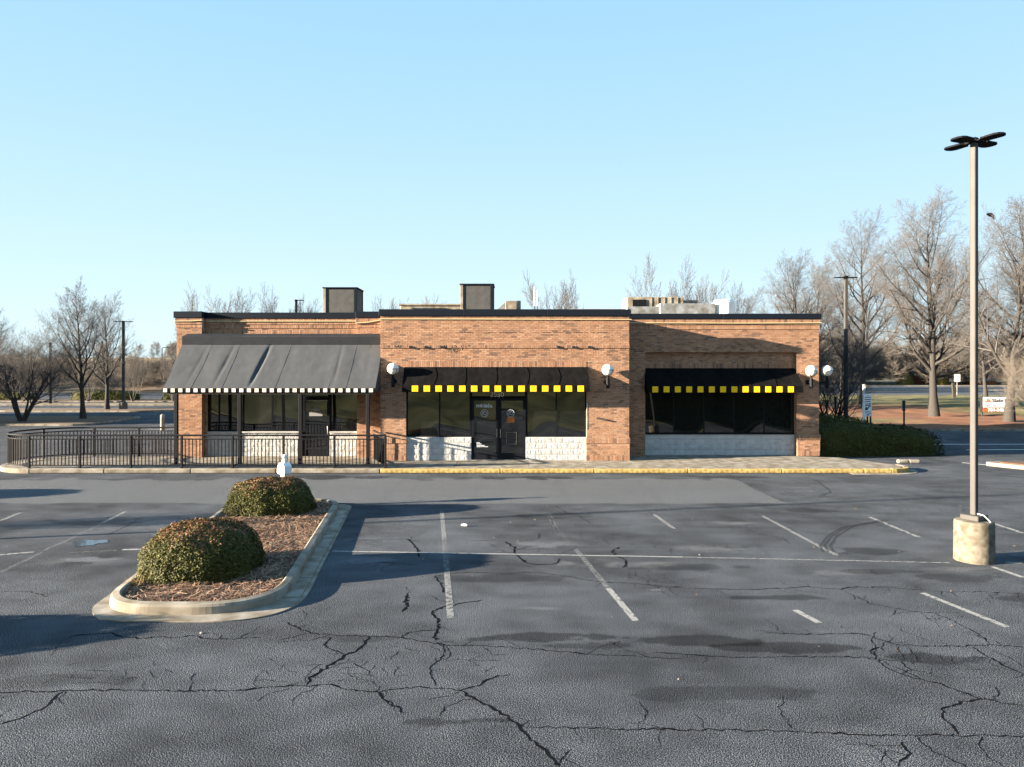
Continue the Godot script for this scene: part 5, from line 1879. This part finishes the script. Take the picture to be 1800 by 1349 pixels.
# ---------------------------------------------------------------- the far lot beyond the patio
func left_side() -> void:
	# islands in the far lot
	for s: Array in [[-44.0, -28.5, 60.0, 63.5], [-40.0, -27.0, 45.0, 52.5], [-80.0, -30.0, 71.5, 74.0], [-90.0, -30.0, 79.0, 84.0]]:
		var p := fillet([[s[0], s[2], 1.2], [s[1], s[2], 1.2], [s[1], s[3], 1.2], [s[0], s[3], 1.2]], 6)
		var m := MB.new()
		m.prism(p, 0.0, 0.13)
		var i := struct("planting_island", m.mesh(), M.conc)
		var q := MB.new()
		q.prism(fillet([[s[0] + 0.3, s[2] + 0.3, 1.0], [s[1] - 0.3, s[2] + 0.3, 1.0], [s[1] - 0.3, s[3] - 0.3, 1.0], [s[0] + 0.3, s[3] - 0.3, 1.0]], 6), 0.13, 0.16)
		part("mulch", q.mesh(), mat(Color(0.14, 0.085, 0.05), 1.0, M.speck, 0.6), i)
	for s: Array in [[-60.5, 12.0, "long low dark hedge by the far lamp post"], [-46.5, 8.0, "middle stretch of low dark hedge across the far lot"], [-37.0, 6.0, "short end of the low dark hedge nearest the restaurant"]]:
		var h := thing("low_hedge", s[2], "hedge", V(s[0], 0.15, 81.5), "low hedge across the far lot")
		leafy(h, Vector3.ZERO, s[1] * 0.5, 1.05, 0.9, 5.0, 2600, 0.10, 33, 0.0)
	var g := "bare trees in the far lot"
	tree("spread", "many_stemmed_tree", "many-stemmed bare tree standing in shade beyond the patio railing", V(-32.4, 0.15, 47.0), 7.4, 1.0, g, M.bark, M.twig, 1.25)
	tree("maple_a", "bare_tree", "bare tree with a dark straight trunk beyond the patio railing", V(-30.0, 0.15, 49.7), 10.0, 0.2, g)
	tree("maple_b", "bare_tree", "bare tree beside the pale lamp base in the far lot", V(-35.1, 0.15, 61.6), 10.4, 1.2, g)
	tree("maple_a", "bare_tree", "bare tree in the far lot behind the many-stemmed tree", V(-47.5, 0.15, 64.0), 10.2, 3.2, g)
	tree("maple_b", "bare_tree", "small bare tree on the long kerbed strip of the far lot", V(-33.5, 0.15, 72.5), 8.0, 4.4, g)
	for s: Array in [[-46.8, 78.5, 5.2, "a", "beside the dark far lamp post"], [-41.8, 78.3, 5.0, "b", "seen between the two bare trees"], [-54.0, 78.6, 5.4, "b", "at the long hedge stretch"], [-37.6, 78.8, 5.2, "a", "at the short hedge end"], [-34.0, 92.0, 5.5, "b", "on its own beyond the short hedge"], [-50.0, 95.0, 5.5, "a", "on its own beyond the long hedge"]]:
		tree("myrtle_" + s[3], "crape_myrtle", "pale stemmed crape myrtle " + s[4], V(s[0], 0.15, s[1]), s[2], s[0], "crape myrtles along the low hedge", M.twig_l, M.twig_l)
	# crape myrtles whose tops show above the roof
	for s: Array in [[-22.9, 55.0, 10.6, "a", 1.0, "nearest the corner pier"], [-19.6, 55.5, 10.3, "b", 2.0, "just before the roof lamp post"], [-17.6, 56.0, 10.0, "a", 0.2, "behind the roof lamp post"], [-11.0, 58.0, 9.7, "b", 4.0, "beside the air conditioner over the porch"], [-8.6, 57.0, 9.9, "a", 5.1, "by the long beige duct"], [-5.6, 58.0, 9.6, "b", 0.7, "over the middle of the long beige duct"], [3.9, 56.0, 11.6, "a", 2.2, "beside the white vent pipes, the fullest there"], [11.4, 55.0, 12.6, "b", 3.1, "tallest, over the package unit intake"], [13.9, 55.5, 11.4, "a", 4.4, "over the sheet metal duct"], [16.4, 56.0, 10.8, "b", 5.5, "over the round exhaust fan"]]:
		tree("myrtle_" + s[3], "crape_myrtle", "bare crape myrtle top above the roof " + s[5], V(s[0], 0.0, s[1]), s[2], s[4], "crape myrtles behind the restaurant", M.twig_l, M.twig, 0.75)
	var bo := thing("bollard", "pale round topped concrete bollard behind the patio railing", "bollard", V(-20.4, 0, 41.5))
	var bm := MB.new()
	bm.lathe([Vector2(0.13, 0.0), Vector2(0.13, 0.85), Vector2(0.11, 0.92), Vector2(0.06, 0.96), Vector2(0.0, 0.97)], 16)
	part("bollard_body", bm.mesh(), M.conc, bo)
	part("band", bx(-0.1, 0.1, 0.0, 0.02, -0.1, 0.1), M.black, bo)
	# highway embankment with a guard rail and a lamp
	var f := FastNoiseLite.new()
	f.seed = 8
	f.frequency = 0.12
	f.fractal_octaves = 4
	land("embankment", -260.0, 14.0, 113.0, 175.0, 150, 40, func(x: float, d: float) -> float:
		return -0.05 + 5.6 * smoothstep(118.0, 150.0, d) + 0.3 * f.get_noise_2d(x, d)
	, func(x: float, d: float) -> Color:
		var n := f.get_noise_2d(x * 2.0, d * 3.0)
		return Color(0.20, 0.125, 0.065).lerp(Color(0.11, 0.08, 0.05), clampf(0.5 + 1.2 * n, 0, 1)))
	var gr := thing("guard_rail", "pale highway barrier on top of the brown embankment", "barrier", V(-80, 5.4, 152.0))
	for i in 24:
		part("barrier_section", bx(-160 + i * 10.0, -150.1 + i * 10.0, -0.1, 0.9, -0.2, 0.2), M.conc, gr)
	var sl := thing("highway_lamp", "thin highway lamp with a bent arm on the embankment", "street lamp", V(-64.0, 2.0, 130.0))
	var tm := MB.new()
	tm.tube([Vector3(0, -0.2, 0), Vector3(0, 5.6, 0), Vector3(0.15, 5.75, 0), Vector3(0.9, 5.8, 0)], [0.09, 0.07, 0.06, 0.05], 8, true)
	part("pole", tm.mesh(), M.rail, sl)
	part("lamp_head", bx(0.7, 1.3, 5.72, 5.86, -0.12, 0.12, 0.03), M.rail, sl)
	var r := RandomNumberGenerator.new()
	r.seed = 51
	var spots := []
	for i in 220:
		spots.append([r.randf_range(-130, -8), r.randf_range(-0.2, 0.5), r.randf_range(98, 142), r.randf_range(4.0, 7.0), r.randf() * TAU])
	for i in 50:
		spots.append([r.randf_range(-150, 20), 5.0, r.randf_range(160, 185), r.randf_range(3.5, 6.5), r.randf() * TAU])
	wood("woodland", "brown bare scrub along the highway embankment", ["brush_b", "brush"], spots, M.brown_twig)
	# neighbours outside the picture whose shade falls into it
	var nb := thing("neighbour_building", "plain brick shop building that shades the far lot", "building", V(-59, 0, 47.5))
	part("wall", bx(-6, 6, 0, 7.6, -7.0, 5.5), mat(Color(0.26, 0.14, 0.09), 0.9, M.soft, 0.5), nb)
	part("coping", bx(-6.1, 6.1, 7.6, 7.9, -7.1, 5.6), M.coping, nb)
	for i in 4:
		part("window", bx(6.0, 6.06, 1.0, 3.0, -6 + i * 3.0, -4 + i * 3.0), M.frame, nb)
	for s: Array in [[-10.4, 8.6, 1.0, 1.05, "clipped shrub on the bed beyond the lot edge opposite the island"], [-17.6, 19.5, 1.2, 0.95, "clipped shrub beside the lane before the patio end"]]:
		var b := thing("round_shrub", s[4], "shrub", V(s[0], 0.0, s[1]))
		leafy(b, Vector3.ZERO, s[2], s[3], 0.95, 2.5, 6000, 0.04, 21, 0.4)
	tree("myrtle_a", "crape_myrtle", "young bare crape myrtle at the outer edge of the lot", V(-19.5, 0, 14.3), 3.6, 0.4, "", M.twig_l, M.twig_l)

# ---------------------------------------------------------------- behind the camera, mirrored in the windows
func behind() -> void:
	var f := FastNoiseLite.new()
	f.seed = 15
	f.frequency = 0.15
	f.fractal_octaves = 4
	land("grass_bank", -110.0, 90.0, -70.0, -13.9, 120, 50, func(x: float, d: float) -> float:
		return 0.05 + 6.5 * smoothstep(13.9, 44.0, -d) + 0.25 * f.get_noise_2d(x, d)
	, func(x: float, d: float) -> Color:
		var n := f.get_noise_2d(x * 3.0, d * 3.0)
		return Color(0.11, 0.125, 0.035).lerp(Color(0.16, 0.145, 0.055), clampf(0.5 + n, 0, 1)))
	for s: Array in [[12.0, -38.0, "beside the first added conifer"], [20.0, -33.0, "between the evergreens"], [28.0, -40.0, "highest up the slope"]]:
		tree("oak_c", "bare_tree", "tall bare tree on the grass bank " + s[2], V(s[0], 3.5, s[1]), 15.0, s[0], "trees on the grass bank")
	for s: Array in [[12.5, -20.0, "unseen dense conifer added to darken the window reflections at the foot of the grass bank"], [19.0, -21.0, "unseen dense conifer added to darken the window reflections between two others on the bank"], [25.5, -20.0, "unseen dense conifer added to darken the window reflections by the outer end of the bank"], [32.0, -22.0, "unseen broad conifer added to darken the window reflections farthest along the bank"]]:
		var t := thing("added_evergreen", s[2], "tree", V(s[0], 0.0, s[1]), "added evergreens on the grass bank")  # unseen trees added so the recessed window bay mirrors something dark
		leafy(t, Vector3(0, 0.2, 0), 4.3, 10.0, 3.4, 2.2, 12000, 0.14, 55, 0.0)

# widths and runs of the cracks, and the ends of the painted lines with how much paint is left: x, d in metres
const CRACKS := [
	[0.020, -2.65, 9.48, -2.26, 9.40, -1.89, 9.37, -1.49, 9.33, -1.13, 9.18, -0.84, 9.06, -0.40, 9.04, -0.08, 9.00, 0.22, 8.95, 0.59, 8.85, 0.98, 8.76, 1.43, 8.72, 1.86, 8.65, 2.07, 8.65],
	[0.040, -1.88, 9.35, -1.90, 8.97, -2.05, 8.73, -2.18, 8.41, -2.28, 8.15],
	[0.035, -1.31, 12.10, -1.15, 11.62, -1.07, 11.22],
	[0.035, -0.45, 10.84, -0.74, 10.71, -0.98, 10.56, -1.16, 10.35, -1.11, 10.14, -1.02, 9.97, -1.02, 9.68, -1.01, 9.48, -1.00, 9.22],
	[0.020, -1.46, 9.33, -1.34, 9.52, -1.18, 9.58, -1.04, 9.60],
	[0.015, -0.99, 9.18, -0.83, 8.93, -0.86, 8.67, -0.97, 8.35, -0.94, 8.12, -0.85, 7.90],
	[0.020, -2.22, 7.91, -2.05, 7.95, -1.81, 7.79, -1.45, 7.75, -1.27, 7.82, -1.01, 7.86, -0.77, 7.83, -0.57, 7.79, -0.40, 7.87, -0.25, 8.04, -0.17, 8.15, -0.02, 8.18],
	[0.022, -1.45, 7.75, -1.37, 7.59, -1.25, 7.43, -1.09, 7.26],
	[0.032, -0.57, 7.78, -0.38, 7.54, -0.22, 7.39, -0.10, 7.23, 0.04, 7.10, 0.09, 6.95, 0.17, 6.73, 0.30, 6.56, 0.35, 6.43, 0.42, 6.29],
	[0.016, 0.13, 6.97, 0.36, 6.99, 0.57, 6.96, 0.84, 6.96, 1.03, 6.91, 1.33, 6.95, 1.66, 6.92],
	[0.040, -2.20, 14.81, -1.98, 14.35, -1.83, 13.83, -1.74, 13.36],
	[0.016, -3.33, 14.77, -2.74, 14.71, -2.21, 14.71, -1.88, 14.53],
	[0.012, -2.68, 12.91, -2.34, 12.98, -1.89, 12.84, -1.61, 12.77],
	[0.040, -1.64, 11.12, -1.62, 10.76, -1.55, 10.56, -1.60, 10.32],
	[0.040, -0.12, 14.53, 0.05, 14.00, 0.03, 13.67, 0.13, 13.36, 0.24, 12.98, 0.40, 12.84, 0.71, 12.84, 0.85, 12.98, 0.89, 13.23],
	[0.020, 0.05, 13.83, 0.26, 14.09, 0.52, 14.21],
	[0.016, -0.92, 14.66, -0.34, 14.62, 0.14, 14.53, 0.55, 14.81, 0.59, 15.29],
	[0.020, -1.31, 12.10, -1.03, 12.27, -0.62, 12.32, -0.18, 12.26, 0.27, 12.36, 0.64, 12.23, 0.99, 12.08, 1.26, 11.85, 1.57, 11.73, 1.95, 11.71, 2.35, 11.58, 2.76, 11.50],
	[0.035, 2.13, 14.09, 1.95, 13.83, 1.95, 13.43, 2.08, 13.20, 2.10, 12.98, 1.99, 12.63],
	[0.014, 1.16, 14.09, 1.70, 14.03, 2.13, 14.09, 2.85, 14.03, 3.24, 13.92],
	[0.018, 1.13, 18.46, 1.31, 17.62, 1.61, 17.10, 1.80, 16.26],
	[0.018, 0.88, 17.35, 0.99, 15.50],
	[0.020, -2.40, 9.33, -2.40, 9.07, -2.22, 8.90, -2.06, 8.76],
	[0.019, 2.30, 11.51, 2.66, 11.45, 3.24, 11.39, 3.83, 11.37, 4.36, 11.42, 4.70, 11.51, 5.25, 11.39, 5.53, 11.51, 6.04, 11.49, 6.36, 11.39, 6.83, 11.25, 7.38, 11.25, 8.03, 11.16],
	[0.020, 1.76, 8.82, 2.10, 8.78, 2.31, 8.73, 2.81, 8.68, 3.32, 8.69, 3.95, 8.70, 4.38, 8.66, 4.65, 8.57, 4.67, 8.31],
	[0.020, 3.38, 9.48, 3.85, 9.43, 4.29, 9.46, 4.67, 9.44, 4.80, 9.24, 4.89, 9.08, 5.19, 9.04, 5.74, 9.02, 6.10, 9.08, 6.47, 8.99],
	[0.018, 4.47, 8.86, 4.43, 8.64, 4.40, 8.37, 4.53, 8.12, 4.76, 7.97, 4.89, 7.77, 4.99, 7.60, 5.05, 7.55, 5.16, 7.50, 5.34, 7.42],
	[0.020, 5.07, 7.58, 4.73, 7.51, 4.45, 7.34, 4.33, 7.10, 4.31, 6.92, 4.30, 6.83],
	[0.018, 1.39, 6.94, 1.70, 6.92, 1.99, 6.93, 2.34, 6.90, 2.73, 6.90, 3.16, 6.85, 3.59, 6.82, 4.03, 6.82, 4.47, 6.81, 4.89, 6.80],
	[0.015, 5.34, 11.04, 5.39, 10.66, 5.70, 10.45, 5.92, 10.30, 6.47, 10.28],
	[0.015, 6.07, 10.28, 6.18, 9.92, 6.18, 9.52, 6.13, 9.12],
	[0.024, 5.83, 9.01, 5.83, 8.71, 5.85, 8.37, 5.91, 8.21],
	[0.020, 7.28, 22.94, 7.18, 20.93, 7.24, 19.59, 7.26, 18.90],
	[0.022, 9.69, 23.44, 9.71, 22.70, 9.22, 20.53, 8.59, 19.77],
	[0.013, 4.17, 15.84, 4.89, 15.91, 5.62, 15.77, 6.60, 15.91],
	[0.013, 5.15, 15.61, 5.40, 15.17, 5.64, 14.75, 5.61, 14.36],
	[0.020, 3.41, 6.29, 3.54, 6.42, 3.63, 6.50, 3.67, 6.70],
	[0.030, 4.45, 8.86, 4.62, 9.01, 4.65, 8.89],
	[0.022, -8.87, 17.12, -8.77, 16.48, -8.67, 15.88, -8.63, 15.19],
	[0.020, -8.19, 12.92, -7.92, 12.94, -7.62, 12.87],
	[0.013, -8.09, 11.24, -7.64, 11.26, -7.15, 10.99],
	[0.020, -5.84, 9.37, -5.36, 9.48, -5.12, 9.34, -4.83, 9.28, -4.63, 9.34, -4.40, 9.34, -4.14, 9.39, -4.05, 9.28, -3.73, 9.25, -3.31, 9.34],
	[0.020, -5.58, 7.74, -4.89, 7.76, -4.25, 7.79, -3.93, 7.77, -2.97, 7.78, -2.73, 7.87, -2.15, 7.91],
	[0.026, -4.89, 7.75, -4.87, 7.46, -4.89, 7.30, -4.97, 7.15, -5.06, 7.03],
	[0.060, -2.99, 7.78, -2.92, 7.81, -2.84, 7.85],
	[0.026, -2.24, 8.24, -2.30, 8.10, -2.28, 7.92],
	[0.022, -3.14, 9.90, -2.92, 9.66, -2.57, 9.43],
]
const LINES := [
	[-1.74, 17.64, -1.40, 14.70, 0.55],
	[-1.39, 14.60, -1.12, 12.25, 0.40],
	[-1.12, 12.25, -0.87, 10.06, 0.60],
	[0.90, 17.36, 0.99, 15.51, 0.35],
	[1.04, 15.30, 1.23, 14.02, 0.20],
	[1.25, 13.93, 1.55, 11.42, 0.45],
	[1.55, 11.42, 1.73, 9.94, 0.80],
	[3.46, 17.29, 3.59, 15.74, 0.60],
	[4.14, 10.39, 4.26, 9.85, 0.85],
	[3.73, 14.11, 4.14, 10.39, 0.12],
	[6.03, 17.16, 6.15, 13.46, 0.60],
	[8.55, 17.02, 8.55, 14.93, 0.70],
	[6.46, 11.19, 6.76, 9.70, 0.80],
	[11.03, 16.26, 11.01, 15.30, 0.80],
	[8.57, 12.68, 8.65, 12.02, 0.85],
	[-9.60, 17.64, -9.41, 16.39, 0.60],
	[-9.41, 16.39, -9.17, 14.73, 0.30],
	[-9.17, 14.73, -9.11, 13.80, 0.35],
	[-9.06, 13.67, -8.87, 12.32, 0.40],
	[-12.11, 17.50, -11.93, 16.57, 0.60],
	[-3.48, 13.78, 3.20, 13.34, 0.85],
	[3.20, 13.34, 7.98, 12.94, 0.60],
	[-7.13, 13.93, -7.61, 13.89, 0.90],
	[-7.70, 13.84, -8.53, 13.67, 0.35],
	[-9.22, 13.71, -9.72, 13.50, 0.70],
	[9.01, 12.98, 9.29, 12.91, 0.60],
]
